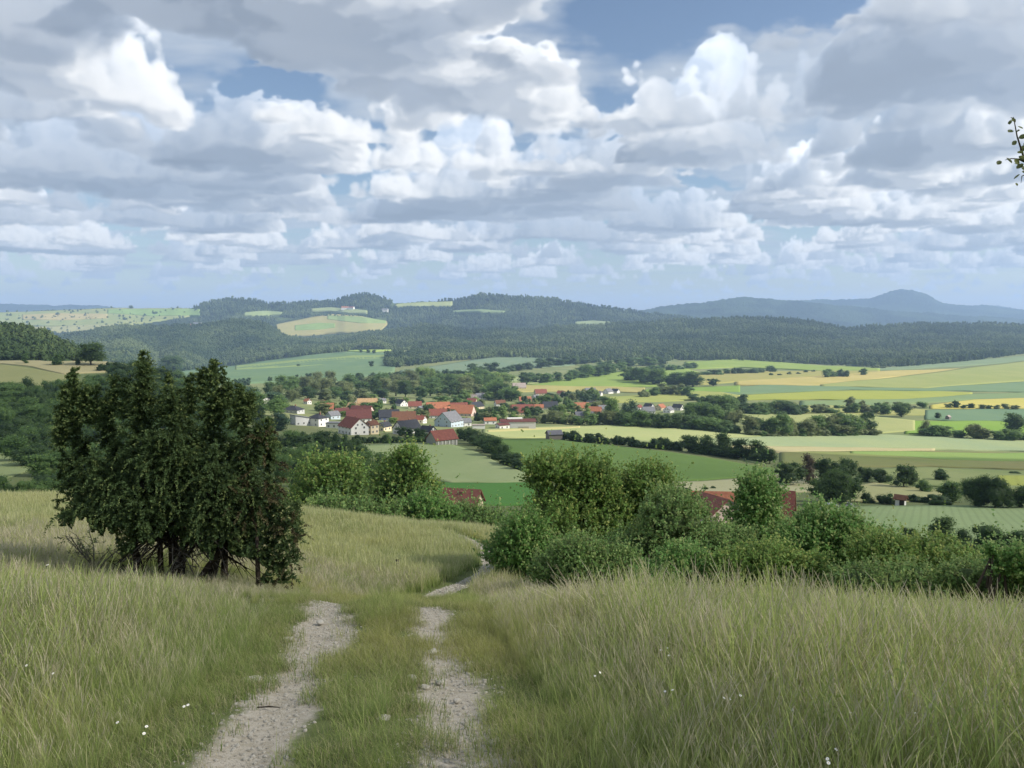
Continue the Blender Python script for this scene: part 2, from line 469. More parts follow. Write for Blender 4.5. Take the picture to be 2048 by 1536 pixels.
def plain(name, col, rough=.8, var=.25, scale=3., spec=.2, bump=0.):
    """base colour with soft mottling and wear"""
    k = Nodes(name); tc = k.n('ShaderNodeTexCoord').outputs['Object']
    nz = k.noise(scale, 5, tc, .6)
    c = k.mix(nz, tuple(x * (1 - var) for x in col), tuple(min(x * (1 + var), .9) for x in col))
    return k.finish(c, rough, spec, nz if bump else None, bump or .1, .05)
def leaf_mat(name, dark, mid, light, transl=.42, rand=.35, rough=.6, gain=2.45):
    dark, mid, light = (tuple(min(x * gain, .5) for x in q) for q in (dark, mid, light))
    k = Nodes(name); t = k.attr('tint')
    oi = k.n('ShaderNodeObjectInfo').outputs['Random']
    tt = k.math('ADD', t, k.math('MULTIPLY', k.math('SUBTRACT', oi, .5), rand))
    a = k.mix(k.ramp(tt, .0, .5), dark, mid)
    c = k.mix(k.ramp(tt, .5, 1.0), a, light)
    return k.finish(c, rough, .25, transl=transl, tcol=k.mix(.5, c, tuple(min(x * 1.5, .5) for x in light)))

# ------------------------------------------------------------------ the track
TRACK = np.array([(2.0, -0.75), (3.5, -0.85), (4.6, -0.95), (6, -1.15), (8, -1.4), (9.5, -1.7), (11, -1.95), (14, -2.1), (18, -2.15), (21.5, -1.95), (24, -1.35), (26.5, -.85), (29, -.75), (32, -1.0), (35, -1.55), (38, -2.3), (42, -3.8), (48, -6.5)])
def track_x(y): return np.interp(y, TRACK[:, 0], TRACK[:, 1])
def track_masks(x, y):
    """bare ground in the two ruts / how short the grass is kept beside them"""
    d = x - track_x(y)
    near = 1 - np.clip((y - 15) / 6, 0, 1)
    half = .68
    wl = np.clip(.19 + .026 * y, .26, .44)
    left = np.exp(-((d + half) / wl) ** 2); right = .76 * np.exp(-((d - half) / .40) ** 2)
    foot = np.exp(-(d / .38) ** 4)
    rut = np.maximum(left, right) * near + foot * (1 - near)
    wide = np.exp(-(d / 1.42) ** 6) * near + np.exp(-(d / .75) ** 4) * (1 - near)
    on = (y > 1) & (y < 50)
    return np.where(on, rut, 0), np.where(on, wide, 0)

def ground_material():
    k = Nodes('meadow_earth')
    pos = k.n('ShaderNodeNewGeometry').outputs['Position']
    big = k.noise(.012, 3, pos); mid = k.noise(.35, 4, pos); fine = k.noise(9, 6, pos, .75); grit = k.noise(110, 4, pos, .8)
    green = k.mix(mid, (.075, .105, .032), (.15, .165, .062))
    green = k.mix(k.ramp(big, .35, .65), green, (.10, .13, .05))
    sep = k.n('ShaderNodeSeparateXYZ'); k.l(pos, sep.inputs[0]); far = k.ramp(sep.outputs[1], 60, 400)
    green = k.mix(far, green, k.mix(k.ramp(k.noise(.02, 5, pos), .3, .7), (.13, .165, .07), (.20, .215, .095)))
    soil = k.mix(fine, (.19, .165, .115), (.34, .30, .22))
    stone = k.mix(grit, (.27, .245, .20), (.56, .515, .44))
    bare = k.mix(k.ramp(k.math('ADD', k.math('MULTIPLY', fine, .6), k.math('MULTIPLY', grit, .5)), .40, .66), soil, stone)
    r = k.math('ADD', k.attr('rut'), k.math('MULTIPLY', k.math('SUBTRACT', k.noise(2.6, 6, pos, .7), .5), 1.15))
    col = k.mix(k.ramp(r, .30, .62), green, bare)
    hgt = k.math('ADD', k.math('MULTIPLY', fine, .7), k.math('MULTIPLY', grit, .5))
    return k.finish(col, .95, .1, hgt, .45, .03)
GROUND_MAT = ground_material()

def build_ground():
    a = np.unique(np.concatenate([np.linspace(-1.95, -.74, 24), np.linspace(-.74, .74, 470), np.linspace(.74, 1.95, 24)]))
    y = np.exp(np.linspace(math.log(2.5), math.log(4800), 350))
    A, Y = np.meshgrid(a, y); X = A * Y; Z = H(X, Y)
    rut, wide = track_masks(X, Y)
    Z = Z - .05 * rut * (Y < 50)
    na, ny = len(a), len(y)
    v = np.stack([X, Y, Z], -1).reshape(-1, 3)
    i = np.arange(ny - 1)[:, None] * na + np.arange(na - 1)[None]
    f = np.stack([i, i + 1, i + na + 1, i + na], -1).reshape(-1, 4)
    link('meadow_ground', mesh_data('meadow_ground', v, f, GROUND_MAT, {'rut': rut.ravel()}, True))['kind'] = 'structure'
    xs = np.linspace(-60, 60, 90); ys = np.linspace(-60, 2.5, 50)
    X, Y = np.meshgrid(xs, ys); Z = H(X, Y); nx = len(xs)
    i = np.arange(len(ys) - 1)[:, None] * nx + np.arange(nx - 1)[None]
    f = np.stack([i, i + 1, i + nx + 1, i + nx], -1).reshape(-1, 4)
    link('meadow_ground', mesh_data('meadow_ground', np.stack([X, Y, Z], -1).reshape(-1, 3), f, GROUND_MAT, {'rut': track_masks(X, Y)[0].ravel()}, True))['kind'] = 'structure'
build_ground()

# ------------------------------------------------------------------ far hills
class Hill:
    """a ridge: rises from a foot line to a crest line and falls away behind"""
    def __init__(s, top, foot, Yf, Yc, du=12, bump=6., ease=1.0):
        s.top, s.foot, s.Yf, s.Yc, s.ease = np.array(top, float), np.array(foot, float), Yf, Yc, ease
        s.u0, s.u1 = s.top[0, 0], s.top[-1, 0]
    def vt(s, u): return np.interp(u, s.top[:, 0], s.top[:, 1]) + .8 * np.sin(u * .05) + .5 * np.sin(u * .117 + 1)
    def vf(s, u): return np.interp(u, s.foot[:, 0], s.foot[:, 1])
    def yf(s, u): return np.interp(u, s.Yf[0], s.Yf[1]) if isinstance(s.Yf, tuple) else np.full(np.shape(u), float(s.Yf))
    def P_s(s, u, t):
        """t 0 at the foot .. 1 at the crest"""
        v = s.vf(u) + (s.vt(u) - s.vf(u)) * t
        Y = s.yf(u) + (s.Yc - s.yf(u)) * np.maximum(t, 0) ** s.ease
        dx, dy, dz = px_dir(u, v)
        return np.stack([dx / dy * Y, Y + 0 * u, CAM_Z + dz / dy * Y], -1)
    def at(s, u, v):
        t = (s.vf(u) - v) / (s.vf(u) - s.vt(u)); return s.P_s(u, np.clip(t, 0, 1))
    def on_terrain(s, lo, hi):
        u = np.linspace(s.u0, s.u1, 80); Y = np.clip(ground_at(u, s.vf(u))[:, 1], lo, hi)
        s.Yf = (u, np.convolve(np.pad(Y, 3, 'edge'), np.ones(7) / 7, 'valid'))
    def build(s, name, mat, nu=260, nt=44, rough=0., seed=1):
        rng = np.random.default_rng(seed)
        u = np.linspace(s.u0, s.u1, nu); t = np.linspace(-.12, 1, nt)
        U, T = np.meshgrid(u, t)
        P = s.P_s(U, T)
        low = T < 0
        P[..., 2][low] -= (-T[low]) * 60
        if rough: P[1:, :, 2] += rng.normal(0, rough, P[1:, :, 2].shape) * (T[1:] > .02)
        rows = [P]
        crest = P[-1]
        for k, (gy, dz) in enumerate(((1.04, .06), (1.12, .25), (1.25, .6))):
            q = crest.copy(); q[:, 0] *= gy; q[:, 1] *= gy; q[:, 2] = crest[:, 2] - (np.abs(crest[:, 2]) * .2 + 150) * dz
            rows.append(q[None])
        P = np.concatenate(rows, 0); nr = P.shape[0]
        i = np.arange(nr - 1)[:, None] * nu + np.arange(nu - 1)[None]
        f = np.stack([i, i + 1, i + nu + 1, i + nu], -1).reshape(-1, 4)
        o = link(name, mesh_data(name, P.reshape(-1, 3), f, mat, None, True)); o['kind'] = 'structure'
        return o

def woods_material(name, dark, light, s1, s2, bdist):
    k = Nodes(name); pos = k.n('ShaderNodeNewGeometry').outputs['Position']
    n1 = k.noise(s1, 5, pos, .65); n2 = k.noise(s2, 3, pos, .5)
    c = k.mix(k.ramp(n1, .35, .7), dark, light)
    c = k.mix(k.ramp(n2, .42, .62), c, tuple(x * 1.35 for x in light))
    return k.finish(c, .95, .05, n1, 1.0, bdist)
WOOD_FLOOR = woods_material('forest_floor', (.02, .032, .014), (.045, .062, .026), .05, .004, 6)
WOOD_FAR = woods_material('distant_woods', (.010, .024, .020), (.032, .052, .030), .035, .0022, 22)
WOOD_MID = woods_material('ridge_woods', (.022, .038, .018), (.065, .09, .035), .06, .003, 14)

HB = Hill([(-300, 632), (-100, 628), (0, 626), (100, 621), (200, 617), (330, 619), (380, 616), (400, 610), (425, 603), (460, 599), (500, 600), (540, 607), (600, 607), (675, 601), (690, 594), (735, 590), (770, 597), (788, 606), (850, 604), (900, 601), (940, 595), (962, 587), (985, 592), (1050, 594), (1100, 599), (1150, 606), (1200, 614), (1250, 621), (1330, 632), (1420, 642), (1500, 655)],
          [(-300, 712), (1500, 712)], 4100, 5600, ease=1.0)
HB.build('ridge_hills', WOOD_MID, 560, 60, 2.4, 2)
HC = Hill([(1080, 650), (1180, 632), (1270, 621), (1330, 612), (1400, 605), (1440, 599), (1500, 594), (1545, 597), (1590, 602), (1640, 606), (1700, 612), (1800, 622), (1950, 632), (2100, 640)], [(1080, 665), (2100, 665)], 6800, 8200)
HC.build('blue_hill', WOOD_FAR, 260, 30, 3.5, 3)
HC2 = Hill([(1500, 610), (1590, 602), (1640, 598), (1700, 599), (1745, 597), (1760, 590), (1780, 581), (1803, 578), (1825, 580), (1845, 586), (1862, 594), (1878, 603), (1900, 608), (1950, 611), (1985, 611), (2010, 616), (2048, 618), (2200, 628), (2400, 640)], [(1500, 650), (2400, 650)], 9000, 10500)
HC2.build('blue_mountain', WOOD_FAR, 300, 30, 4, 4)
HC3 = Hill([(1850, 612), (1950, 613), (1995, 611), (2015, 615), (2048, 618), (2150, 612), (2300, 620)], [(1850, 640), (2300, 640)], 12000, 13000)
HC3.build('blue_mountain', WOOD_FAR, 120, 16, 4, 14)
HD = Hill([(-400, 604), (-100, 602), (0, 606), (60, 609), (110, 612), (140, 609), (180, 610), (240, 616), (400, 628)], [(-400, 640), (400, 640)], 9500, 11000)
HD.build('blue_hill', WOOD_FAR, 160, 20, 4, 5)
HA = Hill([(520, 700), (560, 690), (640, 682), (700, 672), (780, 664), (850, 652), (900, 656), (940, 664), (1000, 660), (1060, 662), (1120, 655), (1200, 652), (1350, 643), (1450, 639), (1550, 637), (1620, 645), (1700, 659), (1780, 652), (1850, 650), (1950, 650), (2048, 652), (2250, 645), (2600, 640)],
          [(520, 702), (690, 698), (760, 694), (800, 716), (950, 718), (1000, 713), (1150, 722), (1330, 722), (1450, 720), (1600, 727), (1780, 737), (1850, 733), (2048, 710), (2250, 690), (2600, 680)], 2300, 3900)
HA.on_terrain(1800, 3000); HA.build('forest_hill', WOOD_FLOOR, 300, 40, 1., 6)
HE = Hill([(60, 690), (120, 676), (190, 663), (250, 655), (330, 656), (400, 653), (440, 647), (490, 643), (530, 650), (550, 660), (568, 676), (620, 686), (700, 689), (760, 694)],
          [(60, 742), (340, 745), (400, 738), (480, 728), (560, 716), (640, 705), (690, 699), (760, 696)], 2200, 3500)
HE.on_terrain(1800, 2900); HE.build('forest_hill', WOOD_FLOOR, 240, 40, 1., 7)
HF = Hill([(-500, 636), (-200, 650), (-60, 659), (0, 663), (40, 668), (75, 678), (110, 692), (140, 706), (165, 722), (190, 738)], [(-500, 732), (190, 740)], 640, 900)
HF.build('wooded_hill', WOOD_FLOOR, 120, 30, .5, 8)

# ------------------------------------------------------------------ fields
def field_material(name, a, b=None, scale=.02, stripe=None, fine=.42):
    """crop colour a drifting to b, tractor lines along one direction"""
    b = b or tuple(x * 1.18 for x in a)
    k = Nodes(name); pos = k.n('ShaderNodeNewGeometry').outputs['Position']
    c = k.mix(k.ramp(k.noise(scale, 4, pos, .6, (1, .5, 1)), .3, .7), a, b)
    g = k.noise(scale * 22, 5, pos, .7)
    c = k.mix(k.math('MULTIPLY', g, fine), c, tuple(x * .45 for x in a))
    if stripe is not None:
        ang, gap, amt = stripe
        mp = k.n('ShaderNodeMapping'); mp.inputs['Rotation'].default_value = (0, 0, ang); k.l(pos, mp.inputs[0])
        wv = k.n('ShaderNodeTexWave'); wv.inputs['Scale'].default_value = 1 / gap; wv.inputs['Distortion'].default_value = 1.2; wv.inputs['Detail'].default_value = 2; wv.inputs['Detail Scale'].default_value = .3
        k.l(mp.outputs[0], wv.inputs[0])
        c = k.mix(k.math('MULTIPLY', k.ramp(wv.outputs['Fac'], .55, .95), amt), c, tuple(x * .62 for x in a))
    return k.finish(c, .95, .05, g, .5, .3)
class Terr:
    def at(s, u, v): return ground_at(u, v)
TERR = Terr()
FIELD_N = 0
def field(name, label, top, bot, a, b=None, surf=TERR, lift=None, nu=60, nv=16, stripe=None, scale=.02):
    global FIELD_N; FIELD_N += 1
    if stripe is None and name in ('crop_field', 'grain_field'): stripe = ((FIELD_N * 1.37) % 3.14, 7 + (FIELD_N * 3) % 9, .22)
    top = np.array(top, float); bot = np.array(bot, float)
    u0 = max(top[0, 0], bot[0, 0]); u1 = min(top[-1, 0], bot[-1, 0])
    u = np.linspace(u0, u1, nu); w = np.linspace(0, 1, nv)
    wob = 1.3 * np.sin(u * .021 + FIELD_N) + .7 * np.sin(u * .053 + 2 * FIELD_N)
    tv = np.interp(u, top[:, 0], top[:, 1]) + wob * .5; bv = np.interp(u, bot[:, 0], bot[:, 1]) + wob * .4
    U = np.broadcast_to(u, (nv, nu)); V = tv[None] * (1 - w[:, None]) + bv[None] * w[:, None]
    def tone(c, sat=.97, g=1.06):
        y = .3 * c[0] + .6 * c[1] + .1 * c[2]; return tuple(g * (y + (x - y) * sat) for x in c)
    a = tone(a); b = tone(b) if b else None
    P = surf.at(U, V)
    P[..., 2] += (P[..., 1] * .0009 + .05 + .012 * (FIELD_N % 7)) if lift is None else lift + .15 * (FIELD_N % 7)
    # a skirt into the ground all round, so that the crop has no open edge
    P = np.pad(P, ((1, 1), (1, 1), (0, 0)), 'edge'); sk = P[..., 1] * .0022 + .12
    for e in (np.s_[0], np.s_[-1], np.s_[:, 0], np.s_[:, -1]): P[e + (2,) if isinstance(e, tuple) else (e, slice(None), 2)] -= sk[e]
    nu += 2; nv += 2
    i = np.arange(nv - 1)[:, None] * nu + np.arange(nu - 1)[None]
    f = np.stack([i, i + nu, i + nu + 1, i + 1], -1).reshape(-1, 4)
    o = link(name, mesh_data(name, P.reshape(-1, 3), f, field_material(name, a, b, scale, stripe), None, True))
    tag(o, label, None, None, 'structure')
    return o
L_, D_ = LIT, SHADE
def F(*c, k=LIT): return alb(*c, k=k)
# valley bottom and middle distance (near ones first)
field('grass_field', 'dull green meadow below the farm', [(1640, 1018), (1750, 1012), (1900, 1012), (2200, 1020)], [(1640, 1050), (1800, 1078), (2200, 1100)], F(112, 126, 88, k=.62), F(98, 116, 78, k=.62), stripe=(.5, 5, .35))
field('grass_field', 'dark green pasture under the meadow', [(1600, 1082), (2200, 1104)], [(1600, 1190), (2200, 1190)], F(66, 92, 56, k=.62), F(80, 104, 62, k=.62))
field('hay_meadow', 'tan meadow between the dark tree clumps', [(1690, 975), (1745, 966), (1860, 980), (1900, 986)], [(1690, 1004), (1780, 1004), (1850, 1003), (1900, 1000)], F(150, 145, 105, k=.75), F(135, 138, 95, k=.75))
field('grass_field', 'light green meadow at the right edge', [(1760, 938), (1850, 936), (2200, 948)], [(1760, 968), (1900, 976), (2200, 985)], F(172, 182, 120), F(150, 168, 105))
field('crop_field', 'bright crop patch at the right edge', [(1995, 952), (2200, 958)], [(1995, 972), (2200, 980)], F(190, 198, 100))
field('grass_field', 'olive meadow left of the green crop', [(560, 895), (640, 888), (720, 890), (860, 886), (905, 891), (955, 905), (1000, 928), (1062, 952)], [(560, 960), (840, 957), (900, 967), (1062, 966)], F(128, 136, 98, k=.66), F(112, 126, 84, k=.66), stripe=(.9, 6, .3))
field('crop_field', 'deep green crop strip behind the red barn roof', [(830, 962), (900, 966), (1100, 964)], [(830, 1012), (1100, 1012)], F(66, 104, 48, k=.74), F(74, 112, 54, k=.74), stripe=(.2, 4, .25))
field('crop_field', 'broad rounded green crop field', [(975, 880), (1050, 879), (1120, 881), (1250, 895), (1400, 914), (1560, 940)], [(975, 884), (1000, 905), (1060, 958), (1200, 968), (1400, 962), (1560, 948)], F(94, 117, 62, k=.72), F(82, 106, 54, k=.72), stripe=(1.15, 9, .3))
field('stubble_strip', 'tan strip below the green crop field', [(1300, 965), (1400, 964), (1560, 950), (1660, 956)], [(1300, 990), (1440, 986), (1660, 985)], F(152, 147, 118, k=.72), F(140, 140, 105, k=.72))
field('crop_field', 'brown and green field behind the dark trees', [(1560, 905), (1700, 903), (1850, 904), (2250, 910)], [(1560, 928), (1700, 935), (1850, 934), (2250, 945)], F(132, 128, 86, k=.95), F(120, 132, 76, k=.95), scale=.012)
field('crop_field', 'green upper band of the brown field', [(1700, 904), (1850, 905), (2250, 911)], [(1700, 908), (1900, 921), (2250, 930)], F(122, 148, 80, k=1.), F(130, 150, 84, k=1.))
field('grain_field', 'pale green barley field', [(1400, 880), (1500, 876), (1600, 870), (1720, 869), (1850, 874), (2250, 884)], [(1400, 892), (1500, 893), (1700, 897), (1850, 899), (2250, 909)], F(168, 186, 142), F(182, 194, 140), stripe=(1.3, 14, .2))
field('grain_field', 'straw coloured strip under the barley', [(1400, 893), (1500, 892), (1700, 897), (1870, 898)], [(1400, 897), (1520, 906), (1700, 903), (1870, 901)], F(196, 190, 140), F(206, 196, 150))
field('grain_field', 'sunny yellow green grain field behind the hedge', [(965, 860), (1050, 856), (1200, 851), (1330, 852), (1410, 856), (1500, 866), (1530, 875)], [(965, 866), (1000, 877), (1120, 876), (1260, 883), (1400, 900), (1530, 930)], F(178, 192, 128), F(196, 200, 138), stripe=(1.2, 11, .2))
field('grain_field', 'pale yellow strip beside the red roofed hall', [(975, 862), (1060, 858), (1160, 853)], [(975, 866), (1060, 862), (1160, 856)], F(214, 205, 140))
# right hand slope
field('grass_field', 'grey green upper band below the forest', [(1690, 740), (1830, 733), (2048, 712), (2300, 700)], [(1690, 743), (1830, 739), (2048, 724), (2300, 712)], F(150, 170, 130), F(140, 160, 118))
field('grass_field', 'lime green strip under the forest edge', [(1370, 724), (1460, 720), (1600, 729), (1760, 738)], [(1370, 738), (1480, 736), (1640, 742), (1760, 742)], F(165, 185, 95), F(150, 175, 85))
field('grain_field', 'yellow ripening strip across the slope', [(1470, 763), (1640, 752), (1760, 744), (2030, 733)], [(1470, 771), (1640, 772), (1790, 755), (2030, 735)], F(216, 200, 126), F(200, 188, 112))
field('grain_field', 'tan field among the scattered bushes', [(1390, 747), (1480, 742), (1640, 743), (1760, 743)], [(1390, 772), (1480, 764), (1640, 752), (1760, 745)], F(186, 178, 110), F(176, 176, 100))
field('grain_field', 'olive field on the slope', [(1640, 771), (1790, 755), (2048, 723), (2300, 705)], [(1640, 774), (1850, 777), (2048, 763), (2300, 752)], F(178, 184, 112), F(166, 178, 104))
field('crop_field', 'blue green band across the slope', [(1420, 778), (1530, 770), (1640, 773), (1850, 778), (2048, 764), (2300, 754)], [(1420, 790), (1560, 786), (1700, 780), (1850, 782), (2048, 785), (2300, 785)], F(138, 164, 122), F(130, 158, 116))
field('grain_field', 'yellow green strip below the blue green band', [(1480, 792), (1600, 786), (1700, 781), (1945, 786)], [(1480, 801), (1620, 800), (1820, 800), (1945, 791)], F(184, 190, 92), F(172, 182, 84))
field('crop_field', 'grey green wedge above the orchard', [(1600, 803), (1700, 800), (1820, 800), (1960, 788), (2300, 780)], [(1600, 812), (1820, 809), (1950, 799), (2300, 796)], F(140, 165, 118), F(150, 170, 112))
field('grain_field', 'bright yellow field behind the fruit trees', [(1860, 811), (1950, 799), (2300, 795)], [(1860, 817), (1950, 818), (2300, 818)], F(224, 210, 118), F(210, 204, 104))
field('crop_field', 'blue green plot under the fruit tree row', [(1850, 821), (1950, 819), (2300, 821)], [(1820, 838), (1900, 842), (2300, 846)], F(124, 154, 120), F(132, 160, 122))
field('grass_field', 'bright green plot right of the orchard', [(1810, 842), (1900, 843), (2300, 847)], [(1785, 868), (1900, 868), (2300, 862)], F(142, 178, 78), F(152, 184, 84))
field('grass_field', 'pale mown meadow behind the tree belt', [(1480, 826), (1600, 828), (1700, 829), (1830, 842)], [(1480, 840), (1600, 858), (1740, 868), (1830, 862)], F(184, 188, 126), F(170, 180, 116))
field('orchard_meadow', 'yellowish grass under the orchard trees', [(1460, 806), (1600, 812), (1740, 812), (1865, 822)], [(1460, 822), (1600, 827), (1740, 829), (1865, 832)], F(186, 186, 116), F(172, 178, 108))
field('grass_field', 'sunlit lime green meadow behind the village', [(1060, 770), (1200, 748), (1260, 744), (1370, 738), (1400, 745)], [(1060, 774), (1200, 776), (1290, 774), (1360, 772), (1400, 768)], F(148, 174, 88), F(160, 182, 92))
field('grain_field', 'tan strip above the village roofs', [(1030, 770), (1150, 774), (1290, 776)], [(1030, 784), (1150, 783), (1290, 786)], F(186, 178, 112))
field('grass_field', 'sunlit pasture right of the village', [(1200, 795), (1300, 790), (1420, 782), (1480, 792)], [(1200, 806), (1300, 804), (1420, 800), (1480, 800)], F(168, 180, 98), F(182, 184, 108))
field('grass_field', 'green strip beside the village pasture', [(1290, 780), (1400, 776), (1480, 772)], [(1290, 790), (1400, 784), (1480, 786)], F(140, 172, 82))
# middle and left
field('grain_field', 'pale crop field behind the village trees', [(770, 766), (880, 762), (1010, 756), (1100, 754)], [(770, 775), (880, 776), (1010, 770), (1100, 766)], F(172, 186, 128), F(160, 178, 112))
field('grass_field', 'grey green field with a bare strip beyond the tree line', [(800, 742), (900, 728), (1000, 714), (1150, 718)], [(800, 752), (900, 745), (1050, 738), (1150, 730)], F(128, 152, 122), F(140, 158, 124))
field('crop_field', 'thin bare strip on the grey green field', [(960, 727), (1020, 721), (1085, 717)], [(960, 731), (1020, 726), (1085, 719)], F(160, 152, 126))
field('grass_field', 'large grey green field on the far slope', [(350, 744), (480, 730), (600, 714), (690, 704), (790, 706)], [(350, 770), (480, 768), (700, 762), (790, 744)], F(116, 146, 108), F(130, 156, 112))
field('grass_field', 'bright strip across the far slope', [(470, 733), (600, 721), (700, 712), (780, 710)], [(470, 741), (600, 735), (700, 724), (780, 716)], F(160, 180, 112), F(150, 172, 106))
field('grass_field', 'small bright meadow at the forest edge', [(695, 697), (740, 693), (782, 694)], [(695, 703), (740, 704), (782, 702)], F(165, 188, 98))
field('hay_meadow', 'dry tan meadow under the lone tree', [(-200, 719), (0, 722), (100, 722), (215, 723)], [(-200, 724), (0, 727), (60, 733), (130, 750), (215, 745)], F(146, 140, 104, k=.8), F(158, 150, 112, k=.8), nu=50)
field('hay_meadow', 'olive meadow below the dry tan one', [(-200, 728), (0, 730), (60, 737), (130, 752), (160, 760)], [(-200, 775), (0, 775), (80, 782), (160, 780)], F(122, 126, 84, k=.8), F(134, 134, 90, k=.8), nu=50)
field('hay_meadow', 'small pale clearing in the left wood', [(75, 821), (130, 820)], [(75, 832), (130, 830)], F(146, 144, 108, k=.7), nu=12, nv=5)
field('hay_meadow', 'sloping clearing in the left wood', [(-200, 898), (0, 900), (40, 905), (75, 925)], [(-200, 960), (0, 962), (40, 950), (75, 935)], F(106, 116, 78, k=.66), nu=30)
# far ridges
def on(h): return h
field('grass_field', 'sunlit yellow green plateau fields', [(-200, 632), (0, 628), (100, 623), (200, 619), (380, 619)], [(-200, 652), (0, 652), (150, 655), (260, 652), (390, 632)], F(178, 184, 118), F(160, 176, 110), surf=HB, lift=9)
field('grain_field', 'tan strip on the plateau', [(45, 632), (120, 629), (215, 632)], [(45, 641), (120, 643), (215, 640)], F(202, 188, 128), surf=HB, lift=11)
field('grain_field', 'pale lower plateau field', [(-50, 655), (100, 656), (240, 652)], [(-50, 664), (100, 668), (240, 660)], F(182, 182, 126), surf=HB, lift=10)
field('grass_field', 'green plateau plot before the round hill', [(215, 622), (300, 620), (400, 622)], [(215, 629), (300, 634), (400, 634)], F(150, 180, 104), surf=HB, lift=11)
field('grain_field', 'sunlit tan field on the ridge', [(552, 652), (620, 638), (655, 632), (720, 636), (775, 646)], [(552, 668), (580, 676), (650, 670), (755, 668), (775, 650)], F(196, 186, 122), F(182, 180, 112), surf=HB, lift=12)
field('grass_field', 'green lower plot of the ridge field', [(590, 655), (640, 651), (670, 652)], [(590, 665), (640, 664), (670, 660)], F(152, 178, 100), surf=HB, lift=14)
field('grass_field', 'upper green plot of the ridge field', [(655, 634), (720, 637), (772, 645)], [(655, 642), (720, 650), (772, 650)], F(158, 180, 108), surf=HB, lift=14)
field('grass_field', 'light clearing near the ridge top', [(790, 612), (850, 608), (905, 606)], [(790, 616), (850, 616), (905, 614)], F(176, 186, 124), surf=HB, lift=12, nu=24)

field('grass_field', 'pale clearing left of the round hilltop', [(488, 629), (530, 626), (565, 628)], [(488, 634), (530, 634), (565, 632)], F(160, 178, 120), surf=HB, lift=14, nu=24)
field('grass_field', 'pale meadow by the ridge hamlet', [(622, 621), (660, 618), (700, 622), (735, 626)], [(622, 625), (660, 625), (700, 630), (735, 630)], F(166, 180, 124), surf=HB, lift=14, nu=24)
field('grass_field', 'long thin clearing on the wooded ridge', [(905, 625), (960, 623), (1010, 626)], [(905, 628), (960, 627), (1010, 629)], F(140, 160, 112), surf=HB, lift=14, nu=24)
field('grass_field', 'faint clearing low on the right part of the ridge', [(1150, 648), (1185, 645), (1220, 648)], [(1150, 652), (1185, 651), (1220, 651)], F(150, 165, 118), surf=HB, lift=14, nu=24)

# ------------------------------------------------------------------ foliage
def unit(v): return v / np.maximum(np.linalg.norm(v, axis=-1, keepdims=True), 1e-9)
def leaves(rng, c, nrm, size, tint, aspect=.6, flat=.55):
    """leaf shaped quads at points c, facing roughly nrm"""
    n = len(c)
    nn = unit(nrm * flat + rng.normal(size=(n, 3)) * .6)
    t = unit(np.cross(nn, rng.normal(size=(n, 3)))); b = np.cross(nn, t)
    s = (size * rng.uniform(.65, 1.3, n))[:, None]
    v = np.stack([c - t * s * .5, c + b * s * aspect * .5 - t * s * .05, c + t * s * .5, c - b * s * aspect * .5 - t * s * .05], 1).reshape(-1, 3)
    return v, np.repeat(tint, 4)
def ico(sub=1):
    import bmesh
    bm = bmesh.new(); bmesh.ops.create_icosphere(bm, subdivisions=sub, radius=1)
    v = np.array([p.co[:] for p in bm.verts]); f = np.array([[q.index for q in p.verts] for p in bm.faces]); bm.free()
    return v, f
ICO1, ICO2 = ico(1), ico(2)
def on_lobes(rng, lobes, n, rough=.12, low=-.55):
    """points and normals over the outside of a heap of ellipsoids"""
    C = np.array([l[:3] for l in lobes]); R = np.array([l[3:6] for l in lobes])
    w = (R[:, 0] * R[:, 2]); w = w / w.sum()
    pts, nr = [], []
    while sum(map(len, pts)) < n:
        k = rng.choice(len(lobes), n * 2, p=w)
        d = unit(rng.normal(size=(n * 2, 3)))
        d = d[d[:, 2] > low] if False else d
        k = k[:len(d)]
        rad = 1 + rng.normal(0, rough, len(d))
        p = C[k] + d * R[k] * rad[:, None]
        q = ((p[:, None] - C[None]) / R[None]); inside = (np.sum(q * q, -1) < .72)
        inside[np.arange(len(p)), k] = False
        ok = ~inside.any(1) & (d[:, 2] > low - rng.uniform(0, .3, len(d)))
        pts.append(p[ok]); nr.append(unit(d[ok] / R[k][ok]))
    return np.concatenate(pts)[:n], np.concatenate(nr)[:n]
def core(lobes, k, rng, sub):
    V, Fc = [], []
    iv, jf = sub
    b = 0
    for l in lobes:
        d = iv * (k + rng.normal(0, .06, (len(iv), 1)))
        V.append(d * np.array(l[3:6]) + np.array(l[:3])); Fc.append(jf + b); b += len(iv)
    return np.concatenate(V), np.concatenate(Fc)
